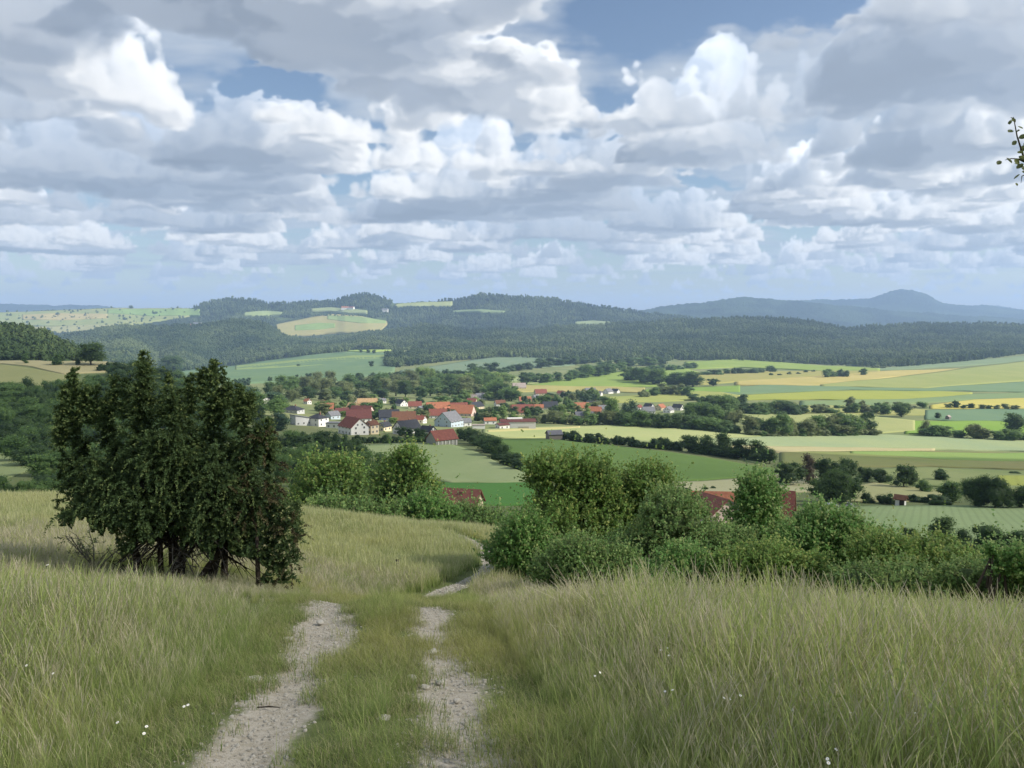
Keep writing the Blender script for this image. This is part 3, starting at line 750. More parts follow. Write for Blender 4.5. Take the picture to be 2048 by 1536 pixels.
def crown_data(name, rng, lobes, clumps, per, spread, size, mat, corek=.8, aspect=.62, sub=ICO1, low=-.55, up=.25, rough=.12):
    p, n = on_lobes(rng, lobes, clumps, rough, low)
    ct = rng.uniform(0, 1, clumps) * .55
    zz = p[:, 2]; zn = (zz - zz.min()) / max(np.ptp(zz), 1e-6)
    c = np.repeat(p, per, 0) + rng.normal(0, spread, (clumps * per, 3)) * np.array([1, 1, .8])
    nn = np.repeat(unit(n + np.array([0, 0, up])), per, 0)
    tint = np.repeat(ct, per) + rng.uniform(-.12, .33, clumps * per) + .1
    v, t = leaves(rng, c, nn, size, tint, aspect)
    f = np.arange(len(v)).reshape(-1, 4)
    cv, cf = core(lobes, corek, rng, sub)
    cq = np.concatenate([cf, cf[:, 2:3]], 1) + len(v)
    # core triangles as quads would degenerate: keep them as tris through a list free path
    tri_a = np.stack([f[:, 0], f[:, 1], f[:, 2]], 1); tri_b = np.stack([f[:, 0], f[:, 2], f[:, 3]], 1)
    F3 = np.concatenate([tri_a, tri_b, cf + len(v)])
    return mesh_data(name, np.concatenate([v, cv]), F3, mat, {'tint': np.concatenate([t, np.full(len(cv), .12)])})

def tree_lobes(rng, kind):
    """height 1, crown lobes; kinds: round, tall, wide, cone, low"""
    L = []
    if kind == 'round':
        for k in range(16):
            a = rng.uniform(0, 6.28); h = rng.uniform(.14, .86); r = .31 * math.sin(math.pi * np.clip((h - .08) / .98, 0, 1)) * rng.uniform(.4, 1.15)
            q = rng.uniform(.12, .20); L.append((r * math.cos(a), r * math.sin(a), h, q, q, q * rng.uniform(.7, .95)))
        L.append((0, 0, .48, .28, .28, .38))
    elif kind == 'tall':
        for k in range(13):
            a = rng.uniform(0, 6.28); h = rng.uniform(.2, .92); r = .18 * (1.1 - abs(h - .45)) * rng.uniform(.3, 1.1)
            q = rng.uniform(.09, .15); L.append((r * math.cos(a), r * math.sin(a), min(h, .9), q, q, q * 1.2))
        L.append((0, 0, .5, .18, .18, .38))
    elif kind == 'wide':
        for k in range(20):
            a = rng.uniform(0, 6.28); h = rng.uniform(.15, .82); r = .48 * rng.uniform(.3, 1) * math.sqrt(max(.05, 1 - ((h - .4) / .55) ** 2))
            q = rng.uniform(.14, .22); L.append((r * math.cos(a), r * math.sin(a), h, q, q, q * .72))
        L.append((0, 0, .42, .4, .4, .34))
    elif kind == 'cone':
        for k in range(16):
            h = .14 + .8 * k / 16; a = rng.uniform(0, 6.28); q = .20 * (1.06 - h) + .025; r = q * .45
            L.append((r * math.cos(a), r * math.sin(a), h, q, q, .09))
        L.append((0, 0, .5, .10, .10, .46))
    elif kind == 'low':
        for k in range(12):
            a = rng.uniform(0, 6.28); r = .6 * rng.uniform(.1, 1) ; h = rng.uniform(.1, .72) * (1.1 - .5 * r)
            q = rng.uniform(.2, .34); L.append((r * math.cos(a), r * math.sin(a), h, q, q, q * .8))
        L.append((0, 0, .3, .55, .55, .32))
    return L
G_DARK = leaf_mat('dark_leaves', (.012, .024, .008), (.026, .047, .015), (.055, .085, .026))
G_MID = leaf_mat('green_leaves', (.018, .036, .010), (.042, .075, .021), (.09, .13, .038))
G_LIGHT = leaf_mat('light_leaves', (.032, .058, .014), (.075, .118, .028), (.15, .19, .055))
G_OLIVE = leaf_mat('olive_leaves', (.032, .042, .016), (.068, .084, .034), (.125, .14, .06))
G_BLUE = leaf_mat('spruce_needles', (.012, .026, .014), (.026, .046, .024), (.05, .078, .036), transl=.15)
G_BROWN = leaf_mat('brown_leaves', (.022, .018, .013), (.045, .036, .025), (.075, .06, .042))
def forest_mat(name, dark, mid, light):
    k = Nodes(name); oi = k.n('ShaderNodeObjectInfo'); pos = oi.outputs['Location']
    st = k.math('ADD', k.math('MULTIPLY', k.noise(.0030, 4, pos, .65), 3.4), k.math('MULTIPLY', k.noise(.02, 2, pos), .5))  # broad tone patches: differing tree stands, with cloud shade imitated in the colour
    tt = k.math('ADD', k.math('MULTIPLY', oi.outputs['Random'], .5), k.math('SUBTRACT', st, 1.72))
    tt = k.math('ADD', tt, k.math('MULTIPLY', k.attr('tint'), .35))
    c = k.mix(k.ramp(tt, .5, 1.0), k.mix(k.ramp(tt, .0, .5), dark, mid), light)
    return k.finish(c, .8, .1, transl=.2, tcol=c)
G_HEATH = forest_mat('forest_leaves', (.036, .066, .034), (.078, .118, .052), (.155, .20, .085))
G_CONI = forest_mat('forest_needles', (.032, .06, .036), (.07, .106, .057), (.15, .185, .10))
BARK = plain('bark', (.085, .068, .05), .9, .35, 9, .1, .6)
BARK_DARK = plain('dark_bark', (.045, .036, .028), .9, .4, 12, .1, .6)

def trunk_data(name, rng, hgt, rad, limbs=4, mat=None, lean=.04, seg=6):
    m = MB(); bx, by = rng.normal(0, lean, 2)
    pts = [(0, 0, -.04 * hgt), (bx * .3, by * .3, hgt * .3), (bx, by, hgt * .62), (bx * 1.5, by * 1.5, hgt * .88)]
    m.tube(pts, [rad * 1.25, rad, rad * .6, rad * .15], seg)
    for k in range(limbs):
        a = 6.28 * k / limbs + rng.uniform(0, .8); h0 = hgt * rng.uniform(.22, .5); l = hgt * rng.uniform(.2, .34)
        p = Vector((bx * h0 / hgt, by * h0 / hgt, h0)); d = Vector((math.cos(a), math.sin(a), rng.uniform(.5, 1.1)))
        m.tube([p, p + d * l * .5, p + d * l + Vector((0, 0, l * .2))], [rad * .5, rad * .32, rad * .08], 5)
    return m.data(name, mat or BARK, True)

PROTO = {}
def protos(kind, lod, matname, mat, n=3):
    key = (kind, lod, matname)
    if key not in PROTO:
        cl, per, sp, sz, sub = {0: (95, 4, .045, .075, ICO1), 1: (330, 5, .038, .05, ICO1), 2: (1100, 7, .03, .026, ICO1), 3: (2300, 9, .026, .017, ICO2)}[lod]
        PROTO[key] = []
        for k in range(n):
            rng = np.random.default_rng(hash((kind, lod, k)) % 1000 + 17 if False else (sum(map(ord, kind)) * 7 + lod * 31 + k * 101))
            lb = tree_lobes(rng, kind)
            PROTO[key].append((crown_data('crown', rng, lb, cl, per, sp, sz, mat, .82 if lod else .9, sub=sub), trunk_data('trunk', rng, .8 if kind != 'low' else .5, .022 if kind != 'low' else .03, 3 if lod < 2 else 6)))
    return PROTO[key]
MATS = {'dark': G_DARK, 'mid': G_MID, 'light': G_LIGHT, 'olive': G_OLIVE, 'blue': G_BLUE, 'brown': G_BROWN}
N_TREES = 0
def tree_world(loc, h, w, kind, col, label, cat='tree', name=None, group=None, lod=None, px=None):
    """one tree standing at loc, h high, w wide"""
    global N_TREES; N_TREES += 1
    y = loc[1]
    px = h * 1538 / y
    if lod is None: lod = 0 if px < 26 else 1 if px < 62 else 2 if px < 120 else 3
    n = 4 if lod < 2 else 2
    cr, tr = protos(kind, lod, col, MATS[col], n)[rnd.randrange(n)]
    natural = {'round': .78, 'tall': .5, 'wide': 1.18, 'cone': .42, 'low': 1.55}[kind]
    sx = w / natural
    if name is None: name = {'low': 'bush', 'cone': 'spruce_tree'}.get(kind, 'broadleaf_tree')
    o = empty(name, loc, label, cat, group, rnd.uniform(0, 6.28), (sx, sx, h))
    link('crown', cr, o)
    if px > 16 or lod > 0: link('trunk', tr, o)
    return o
def tree_px(u, vb, hp, wp, kind='round', col='dark', label='', cat='tree', name=None, group=None):
    """tree whose foot is seen at u, vb and that spans hp by wp picture points"""
    P = ground_at(u, vb); k = P[1] / 1538
    return tree_world(P - np.array([0, 0, .2]), hp * k * 1.03, wp * k, kind, col, label, cat, name, group)
def tree_far(u, Y, vtop, wp, kind, col, label, cat='tree', name=None, group=None):
    """tree at distance Y whose foot is hidden; its top is seen at vtop"""
    p = spot(u, Y); top = CAM_Z + tz_of_v(vtop) * Y
    return tree_world(p - Vector((0, 0, .2)), top - p.z, wp * Y / 1538, kind, col, label, cat, name, group)
_TENS = {20: 'twent', 30: 'thirt', 40: 'fort', 50: 'fift', 60: 'sixt'}
_ONES = ['first', 'second', 'third', 'fourth', 'fifth', 'sixth', 'seventh', 'eighth', 'ninth']
ORD = _ONES + ['tenth', 'eleventh', 'twelfth', 'thirteenth', 'fourteenth', 'fifteenth', 'sixteenth', 'seventeenth', 'eighteenth', 'nineteenth']
for _t, _w in _TENS.items(): ORD += [_w + 'ieth'] + [_w + 'y-' + o for o in _ONES]
def row(pts, n, hr, wr, kinds, cols, what, where, cat='tree', name=None, jit=2.5):
    """n plants along a line of picture points; each is named by its place in the row"""
    pts = np.array(pts, float); s = np.r_[0, np.cumsum(np.hypot(*np.diff(pts, axis=0).T))]
    for k in range(n):
        q = (k + .5 + rnd.uniform(-.3, .3)) / n * s[-1]
        u = np.interp(q, s, pts[:, 0]); v = np.interp(q, s, pts[:, 1]) + rnd.uniform(-jit, jit) * .5
        h = rnd.uniform(*hr) * rnd.choice((.8, 1, 1, 1.15)); w = rnd.uniform(*wr) * 1.22
        kd = rnd.choice(kinds); cl = rnd.choice(cols)
        tree_px(u, v, h, w, kd, cl, f'{ORD[k]} {what} from left, {where}', cat, name, where)
def wood(poly, n, hr, wr, kinds, cols, label, group, cat='tree', name=None):
    """n look-alike trees standing inside a patch given by picture points"""
    poly = np.array(poly, float); lo = poly.min(0); hi = poly.max(0); got = []
    def inside(u, v):
        c = False; j = len(poly) - 1
        for i in range(len(poly)):
            if (poly[i][1] > v) != (poly[j][1] > v) and u < (poly[j][0] - poly[i][0]) * (v - poly[i][1]) / (poly[j][1] - poly[i][1]) + poly[i][0]: c = not c
            j = i
        return c
    t = 0
    while len(got) < n and t < 20000:
        t += 1
        u = rnd.uniform(lo[0], hi[0]); v = rnd.uniform(lo[1], hi[1])
        if not inside(u, v): continue
        dmin = .8 * (1 - t / 20000) * .5 * (wr[0] + wr[1]) * .8
        if any(((u - a) ** 2 + (2.0 * (v - b)) ** 2) < dmin ** 2 for a, b in got): continue
        got.append((u, v))
    seen = {}
    for u, v in sorted(got):
        kd, cl = rnd.choice(kinds), rnd.choice(cols)
        look = {'dark': 'dark', 'mid': 'mid green', 'olive': 'olive', 'light': 'light green', 'blue': 'bluish', 'brown': 'brown'}[cl] + ' ' + {'round': 'round', 'tall': 'slim', 'wide': 'broad', 'cone': 'pointed', 'low': 'low bushy'}[kd]
        k = seen[look] = seen.get(look, -1) + 1
        tree_px(u, v, rnd.uniform(*hr), rnd.uniform(*wr), kd, cl, f'{ORD[k]} {look} {label}', cat, name, group)

# --- hedges and rows on the valley floor
row([(1122, 880), (1250, 891), (1400, 906), (1480, 918), (1550, 930)], 30, (15, 30), (20, 34), ['low', 'low', 'round'], ['dark'], 'dark hedge bush', 'on the upper edge of the rounded green field', 'bush', 'hedge_bush')
row([(1400, 906), (1455, 914), (1520, 924)], 4, (30, 44), (28, 36), ['round', 'tall'], ['dark'], 'taller dark tree', 'standing in the hedge over the green field')
row([(1215, 850), (1290, 855), (1400, 860), (1470, 867)], 13, (26, 40), (30, 46), ['round', 'wide'], ['dark', 'mid'], 'dark round tree', 'in the belt at the right end of the village')
row([(1375, 842), (1430, 846), (1480, 852)], 5, (26, 36), (30, 44), ['round', 'wide'], ['mid', 'olive'], 'mid green tree', 'back row of the belt right of the village')
row([(1495, 868), (1560, 872), (1640, 871), (1745, 869)], 13, (30, 52), (30, 48), ['round', 'wide', 'low'], ['mid', 'dark', 'olive'], 'bushy tree', 'in the belt above the barley field')
row([(1220, 850), (1300, 854), (1400, 860), (1475, 868)], 14, (16, 26), (26, 38), ['low'], ['mid', 'dark'], 'low bush', 'under the tree belt right of the village', 'bush', 'belt_bush')
row([(1495, 870), (1560, 874), (1640, 873), (1750, 871)], 13, (14, 24), (24, 36), ['low'], ['mid', 'olive'], 'low bush', 'under the tree belt above the barley', 'bush', 'belt_bush')
row([(1385, 830), (1470, 828), (1600, 830)], 10, (12, 20), (22, 32), ['low'], ['mid', 'dark'], 'low bush', 'under the belt left of the orchard', 'bush', 'belt_bush')
row([(1830, 868), (1900, 874), (1960, 878), (2060, 882)], 9, (16, 34), (26, 44), ['low', 'round'], ['olive', 'mid'], 'grey green willow bush', 'along the upper barley edge at the right', 'bush', 'willow_bush')
tree_px(2028, 866, 40, 44, 'round', 'dark', 'dark round tree at the right edge above the willow bushes')
row([(1385, 828), (1470, 826), (1600, 828)], 9, (26, 46), (32, 50), ['round', 'wide'], ['dark', 'mid'], 'broad dark tree', 'in the belt left of the orchard')
row([(1600, 827), (1700, 826), (1780, 828)], 9, (10, 24), (16, 28), ['low', 'round'], ['olive', 'mid'], 'small orchard bush', 'in the front row of the orchard', 'bush', 'orchard_bush')
row([(1640, 817), (1760, 815), (1860, 816)], 9, (10, 20), (14, 26), ['low', 'round'], ['olive', 'mid'], 'small orchard tree', 'in the back row of the orchard', 'fruit tree', 'fruit_tree')
tree_px(1803, 834, 32, 34, 'round', 'dark', 'biggest round tree of the orchard, standing at its right corner')
tree_px(1876, 838, 14, 15, 'round', 'dark', 'lone small tree on the blue green plot')
row([(1886, 816), (1950, 818), (2040, 820)], 9, (9, 15), (10, 16), ['round'], ['dark', 'olive'], 'small fruit tree', 'in the row below the bright yellow field', 'fruit tree', 'fruit_tree', 1)
row([(1648, 755), (1668, 754), (1690, 753)], 4, (14, 22), (18, 28), ['round', 'low'], ['mid', 'dark'], 'bushy tree', 'in the clump amid the yellow slope')
tree_px(1727, 751, 15, 16, 'round', 'mid', 'lone tree right of the clump on the yellow slope')
row([(1535, 753), (1600, 748), (1640, 744)], 6, (5, 8), (8, 12), ['low'], ['dark', 'olive'], 'tiny bush', 'dotted over the tan slope', 'bush', 'field_bush')
row([(1740, 738), (1770, 736)], 3, (6, 9), (9, 12), ['low'], ['olive'], 'tiny pale bush', 'under the forest edge right of the lone tree', 'bush', 'field_bush')
tree_px(1426, 772, 17, 22, 'round', 'dark', 'lone round tree left of the blue green band')
row([(1402, 751), (1480, 748), (1556, 743)], 11, (9, 15), (15, 24), ['low', 'round'], ['mid', 'dark'], 'small tree', 'in the line across the tan slope')
row([(1284, 742), (1340, 741), (1396, 738)], 8, (10, 16), (14, 22), ['round', 'low'], ['mid', 'dark'], 'small tree', 'in the short line below the forest edge')
row([(1255, 762), (1300, 768), (1390, 774)], 9, (22, 34), (24, 34), ['round', 'tall'], ['mid', 'dark'], 'full green tree', 'in the group beside the lime green meadow')
tree_px(1262, 762, 30, 32, 'round', 'mid', 'big round tree at the left end of the group by the lime green meadow')
row([(1280, 795), (1330, 790), (1380, 792)], 6, (16, 24), (18, 28), ['round', 'low'], ['mid', 'olive'], 'garden tree', 'at the right end of the village pasture')
row([(1378, 800), (1420, 806), (1490, 808)], 6, (14, 24), (18, 26), ['round', 'low'], ['dark', 'mid'], 'dark tree', 'beside the small shed on the right pasture')
# tree lines far behind the village
row([(712, 760), (800, 760), (900, 754), (1000, 745), (1100, 733), (1200, 724)], 26, (13, 22), (20, 32), ['round', 'low'], ['dark'], 'dark tree', 'in the long line across the grey green fields')
row([(1045, 768), (1120, 764), (1180, 756), (1250, 742)], 13, (14, 24), (18, 28), ['round', 'tall'], ['mid', 'dark'], 'mid green tree', 'in the line above the lime green meadow')
row([(1150, 748), (1250, 734), (1330, 728)], 9, (14, 22), (22, 32), ['round'], ['mid', 'dark'], 'dark tree', 'where the long line runs into the forest')
for (u, v, h, w, lab) in [(615, 756, 10, 10, 'lone tree in the middle of the far grey green slope'), (668, 752, 7, 8, 'tiny lone tree right of centre on the far grey green slope'), (743, 734, 13, 10, 'lone round tree beside the jutting forest patch'), (722, 706, 10, 9, 'left one of three trees on the far bright meadow'), (737, 707, 9, 10, 'middle one of three trees on the far bright meadow'), (748, 708, 9, 8, 'right one of three trees on the far bright meadow'),
                          (540, 763, 11, 14, 'left bush of the pair at the foot of the far slope'), (560, 763, 9, 12, 'right bush of the pair at the foot of the far slope'), (594, 756, 8, 7, 'small tree left of the paired trees on the far slope'), (620, 756, 11, 8, 'taller tree next to the lone tree on the far slope'), (597, 733, 5, 8, 'tiny bush halfway up the far slope')]:
    tree_px(u, v, h, w, 'round' if w < 12 else 'low', 'dark', lab)
row([(470, 772), (500, 770)], 5, (14, 20), (10, 16), ['cone', 'round'], ['blue', 'dark'], 'dark tree', 'in the clump right above the juniper')
wood([(520, 800), (560, 778), (690, 776), (760, 772), (860, 772), (930, 778), (1000, 776), (1010, 790), (900, 800), (700, 800), (600, 806)], 46, (22, 36), (24, 38), ['round', 'round', 'tall'], ['mid', 'dark', 'mid', 'olive'], 'tree from left, wood behind village roofs', 'trees behind the village roofs')
row([(800, 772), (840, 770), (900, 775), (960, 772), (1020, 765)], 9, (24, 40), (28, 40), ['round', 'wide'], ['mid', 'light'], 'tall rounded tree', 'rising over the wood behind the village')
# village gardens
wood([(630, 815), (700, 800), (860, 800), (960, 800), (1040, 790), (1200, 792), (1250, 830), (1150, 845), (1000, 848), (860, 850), (760, 850), (640, 830)], 95, (12, 25), (18, 32), ['round', 'low', 'tall'], ['mid', 'olive', 'dark', 'light'], 'tree from left, between the village houses', 'garden trees between the village houses', name='garden_tree')
row([(985, 796), (1000, 800), (1030, 803)], 5, (24, 36), (24, 32), ['round'], ['mid', 'dark'], 'large leafy tree', 'in the middle of the village')
row([(1060, 848), (1100, 846), (1160, 850), (1240, 850)], 10, (20, 32), (22, 32), ['round', 'low'], ['mid', 'olive'], 'leafy tree', 'in front of the village right of the red hall')
tree_px(1225, 850, 50, 30, 'tall', 'mid', 'tall slender tree at the right end of the village')
tree_px(1262, 848, 48, 34, 'cone', 'blue', 'dark pointed conifer at the right end of the village', name='spruce_tree')
tree_px(1250, 846, 40, 26, 'cone', 'blue', 'smaller dark conifer left of the pointed one at the village end', name='spruce_tree')
row([(1140, 800), (1170, 803), (1200, 804)], 6, (14, 22), (12, 18), ['cone', 'round'], ['dark', 'blue'], 'dark tree', 'below the grey roofs at the top of the village')
# front edge of the village
row([(700, 886), (760, 886), (855, 886)], 15, (14, 22), (16, 24), ['low'], ['dark', 'mid'], 'clipped hedge bush', 'along the lower garden edge of the village', 'bush', 'hedge_bush', 1)
row([(925, 880), (955, 893), (985, 908), (1010, 922), (1045, 946)], 10, (26, 38), (30, 42), ['round', 'low'], ['dark'], 'dark bush', 'in the hedge right of the olive meadow', 'bush', 'hedge_bush')
row([(800, 872), (830, 876), (850, 882)], 4, (16, 24), (14, 20), ['round', 'tall'], ['dark'], 'dark garden tree', 'in front of the white gable house')
# dark clumps below the brown field
for (u, v, h, w, kd, cl, lab) in [
    (1575, 970, 52, 72, 'wide', 'dark', 'broad dome shaped tree left of the brown leaved tree'),
    (1616, 968, 58, 26, 'tall', 'brown', 'slim brown leaved tree among the dark ones'),
    (1650, 965, 54, 50, 'round', 'dark', 'dark tree right behind the brown leaved tree'),
    (1690, 962, 50, 46, 'round', 'dark', 'dark tree between the brown tree and the dome trees'),
    (1664, 1012, 78, 74, 'round', 'dark', 'large dark tree above the parked cars'),
    (1640, 1004, 48, 50, 'round', 'mid', 'dark tree behind the farmhouse gable'),
    (1700, 1005, 55, 46, 'round', 'dark', 'dark tree right of the one above the parked cars'),
    (1728, 962, 36, 44, 'low', 'dark', 'low dark tree left of the dome tree in the hedge line'),
    (1760, 966, 36, 44, 'low', 'dark', 'dark bushy tree in the hedge line over the tan meadow'),
    (1808, 975, 52, 62, 'wide', 'dark', 'dome shaped tree in the hedge line over the tan meadow'),
    (1850, 984, 30, 40, 'low', 'mid', 'low bush right of the dome shaped tree'),
    (1880, 961, 24, 34, 'round', 'dark', 'small round lone tree above the dark clump at the right'),
    (1735, 1006, 26, 34, 'low', 'dark', 'low bush left of the white shed'),
    (1775, 1008, 30, 46, 'low', 'dark', 'wide bush touching the white shed'),
    (1836, 1004, 20, 44, 'low', 'dark', 'flat bush right of the white shed'),
    (1880, 1008, 22, 60, 'low', 'dark', 'long flat bush before the dark clump at the right'),
    (1900, 1004, 44, 50, 'round', 'mid', 'dark tree at the left end of the right clump'),
    (1952, 1014, 62, 62, 'round', 'dark', 'big dark tree in the middle of the right clump'),
    (1990, 1016, 72, 74, 'wide', 'dark', 'tallest dark tree of the right clump'),
    (2040, 1016, 50, 50, 'round', 'dark', 'dark tree at the right end of the right clump'),
    (1940, 990, 30, 40, 'low', 'dark', 'bush behind the right clump'),
    (1815, 1080, 34, 40, 'low', 'dark', 'rounded bush alone under the green meadow'),
    (1755, 1076, 16, 30, 'low', 'dark', 'tiny bush left of the rounded one under the green meadow'),
    (1882, 1084, 52, 44, 'tall', 'dark', 'slim tree in the nearest right hand row'),
    (1920, 1090, 40, 52, 'low', 'dark', 'bush right of the slim tree in the nearest right hand row'),
    (1975, 1100, 58, 86, 'wide', 'dark', 'widest tree of the nearest right hand row'),
    (2035, 1104, 52, 62, 'wide', 'dark', 'tree at the right end of the nearest right hand row'),
    (1940, 1112, 34, 60, 'low', 'dark', 'bush below the widest tree at the right'),
    (1868, 1010, 22, 30, 'low', 'mid', 'little bush between shed and right clump'),
    (2030, 948, 8, 30, 'low', 'dark', 'flat dark bush by the bright crop patch')]:
    tree_px(u, v, h, w, kd, cl, lab, 'bush' if kd == 'low' else 'tree')
row([(1368, 982), (1396, 980), (1440, 978)], 3, (8, 12), (12, 18), ['low'], ['dark'], 'small round bush', 'on the tan strip behind the farm roof', 'bush', 'field_bush')
# woods on the left slope (the middle one shows around and behind the juniper)
wood([(-60, 800), (60, 786), (160, 780), (240, 770), (330, 775), (420, 790), (400, 830), (200, 850), (-60, 850)], 72, (26, 44), (38, 54), ['round', 'low', 'low'], ['dark', 'mid', 'mid'], 'tree from left, upper left slope under olive meadow', 'trees on the upper left slope', name='slope_tree')
wood([(-60, 860), (200, 856), (300, 840), (420, 850), (520, 900), (520, 960), (200, 985), (80, 985), (70, 940), (-60, 895)], 84, (36, 58), (48, 70), ['round', 'low', 'low'], ['dark', 'mid', 'mid'], 'tree from left, lower left slope behind juniper', 'trees on the lower left slope', name='slope_tree')
row([(-30, 990), (40, 992), (110, 990)], 9, (24, 44), (44, 64), ['low'], ['dark', 'mid'], 'dark bush', 'just beyond the left meadow crest', 'bush', 'slope_bush')
wood([(210, 760), (260, 752), (350, 752), (420, 770), (420, 790), (260, 786)], 13, (26, 42), (36, 52), ['round', 'wide'], ['dark'], 'tree from left, spur behind juniper top', 'trees on the spur behind the juniper')
wood([(440, 800), (500, 790), (560, 806), (575, 830), (570, 860), (560, 880), (440, 860)], 20, (24, 38), (26, 40), ['round', 'cone', 'tall'], ['dark', 'blue', 'mid'], 'tree from left, grove left of modern houses', 'trees left of the modern houses')
wood([(540, 895), (600, 892), (650, 893), (690, 900), (740, 915), (700, 940), (560, 960)], 24, (32, 46), (34, 48), ['round', 'tall', 'low'], ['mid', 'dark'], 'tree from left, slope below modern houses', 'trees below the modern houses')
wood([(560, 962), (690, 935), (740, 940), (740, 985), (600, 1000)], 14, (50, 74), (48, 66), ['round', 'low'], ['mid', 'dark'], 'tree from left, above left meadow crest', 'trees above the left meadow crest')
tree_px(725, 955, 60, 54, 'round', 'mid', 'left one of two bluish trees behind the pointed tree')
tree_px(762, 960, 56, 46, 'round', 'mid', 'right one of two bluish trees behind the pointed tree')
tree_px(182, 731, 46, 54, 'round', 'dark', 'big lone dark tree on the dry tan meadow')
tree_px(114, 731, 24, 30, 'round', 'mid', 'smaller green tree left of the lone dark tree')
tree_px(156, 731, 14, 14, 'round', 'dark', 'small dark tree touching the lone tree on its left')
tree_px(212, 742, 22, 34, 'low', 'dark', 'dark bush at the right end of the dry tan meadow', 'bush')
tree_px(226, 752, 26, 36, 'low', 'mid', 'green bush below the right end of the dry tan meadow', 'bush')
tree_px(50, 728, 20, 12, 'tall', 'mid', 'pale slim tree at the edge of the wooded hill')
# plateau trees on the far left ridge
for k, (u, v) in enumerate([(262, 619)] + sorted([(55, 648), (38, 640), (128, 655), (115, 632), (170, 634), (215, 638), (250, 642), (290, 634), (300, 645), (150, 652), (96, 664), (235, 655), (275, 655), (330, 640), (345, 652), (20, 650), (200, 662), (310, 630)])):
    P = HB.at(np.array([float(u)]), np.array([float(v)]))[0]
    h = rnd.uniform(14, 26); tree_world(P + np.array([0, 0, 6]), h, h * rnd.uniform(1.0, 1.6), 'low' if k else 'round', 'dark', ('lone tree standing on the skyline of the far plateau' if k == 0 else f'{ORD[k - 1]} tiny bush from the left, dotted over the far plateau fields'), 'tree' if k == 0 else 'bush', None if k == 0 else 'plateau_bush', None if k == 0 else 'bushes on the far plateau', 0)

# --- forests that read as one mass: one object each
def scatter(name, label, pts, scales, protos_, rz=None, kind='stuff', var=None):
    """instances of the prototypes on given points, through geometry nodes; one object"""
    n = len(pts)
    me = bpy.data.meshes.new(name); me.vertices.add(n); me.vertices.foreach_set('co', np.asarray(pts, f32).ravel())
    rng = np.random.default_rng(n)
    a = me.attributes.new('size', 'FLOAT_VECTOR', 'POINT'); sc = np.asarray(scales, f32)
    if sc.ndim == 1: sc = np.repeat(sc[:, None], 3, 1)
    a.data.foreach_set('vector', np.ascontiguousarray(sc).ravel())
    a = me.attributes.new('turn', 'FLOAT_VECTOR', 'POINT'); r = np.zeros((n, 3), f32); r[:, 2] = rng.uniform(0, 6.28, n) if rz is None else rz
    a.data.foreach_set('vector', r.ravel())
    a = me.attributes.new('pick', 'INT', 'POINT'); a.data.foreach_set('value', (rng.integers(0, len(protos_), n) if var is None else np.asarray(var)).astype(np.int32))
    o = link(name, me); tag(o, label, None, None, kind)
    c = bpy.data.collections.new(name + '_kinds')
    for k, p in enumerate(protos_):
        po = bpy.data.objects.new(f'{name}_kind_{k:02d}', p); c.objects.link(po)
    g = bpy.data.node_groups.new(name, 'GeometryNodeTree')
    g.interface.new_socket('Geometry', in_out='INPUT', socket_type='NodeSocketGeometry'); g.interface.new_socket('Geometry', in_out='OUTPUT', socket_type='NodeSocketGeometry')
    gi = g.nodes.new('NodeGroupInput'); go = g.nodes.new('NodeGroupOutput'); ci = g.nodes.new('GeometryNodeCollectionInfo')
    ci.inputs[0].default_value = c; ci.inputs[1].default_value = True; ci.inputs[2].default_value = True
    ip = g.nodes.new('GeometryNodeInstanceOnPoints'); ip.inputs['Pick Instance'].default_value = True
    def at(nm, tp):
        x = g.nodes.new('GeometryNodeInputNamedAttribute'); x.data_type = tp; x.inputs[0].default_value = nm; return x.outputs[0]
    L = g.links.new
    L(gi.outputs[0], ip.inputs['Points']); L(ci.outputs[0], ip.inputs['Instance']); L(at('pick', 'INT'), ip.inputs['Instance Index'])
    er = g.nodes.new('FunctionNodeEulerToRotation'); L(at('turn', 'FLOAT_VECTOR'), er.inputs[0]); L(er.outputs[0], ip.inputs['Rotation'])
    L(at('size', 'FLOAT_VECTOR'), ip.inputs['Scale']); L(ip.outputs[0], go.inputs[0])
    md = o.modifiers.new('scatter', 'NODES'); md.node_group = g
    return o
G_NEARWOOD = forest_mat('beech_leaves', (.022, .042, .018), (.045, .075, .028), (.085, .12, .042))
def forest_kinds(kinds, broad=None):
    out = []
    for j, kd in enumerate(kinds):
        rng = np.random.default_rng(400 + j)
        lb = tree_lobes(rng, kd)[:7] + tree_lobes(rng, kd)[-1:]
        out.append(crown_data('forest_crown', rng, lb, 34, 3, .05, .15, (broad or G_HEATH) if kd != 'cone' else G_CONI, .95, sub=ICO1))
    return out
def forest(name, label, hill, n, hgt, t0=0., t1=1., kinds=('round', 'round', 'tall', 'cone'), urange=None, skip=None, seed=1, width=None, broad=None):
    rng = np.random.default_rng(seed)
    u = rng.uniform(*(urange or (hill.u0, hill.u1)), n); t = t0 + (t1 - t0) * rng.uniform(0, 1, n) ** .8
    P = hill.P_s(u, t)
    if skip is not None:
        keep = ~skip(u, hill.vf(u) + (hill.vt(u) - hill.vf(u)) * t, rng); P = P[keep]
    h = hgt * rng.uniform(.7, 1.25, len(P)); w = h * rng.uniform(.8, 1.15, len(P)) * (width or .85)
    P[:, 2] -= h * .12
    scatter(name, label, P, np.stack([w, w, h], 1), forest_kinds(kinds, broad))
forest('forest', 'dark mixed forest covering the long hill behind the valley fields', HA, 30000, 21, 0.0, 1.0, ('cone', 'cone', 'round', 'tall', 'round'), (520, 2300), seed=2)
forest('forest', 'dark broadleaf forest on the low hill at the left', HE, 15000, 20, 0.0, 1.0, ('round', 'round', 'tall'), seed=3)
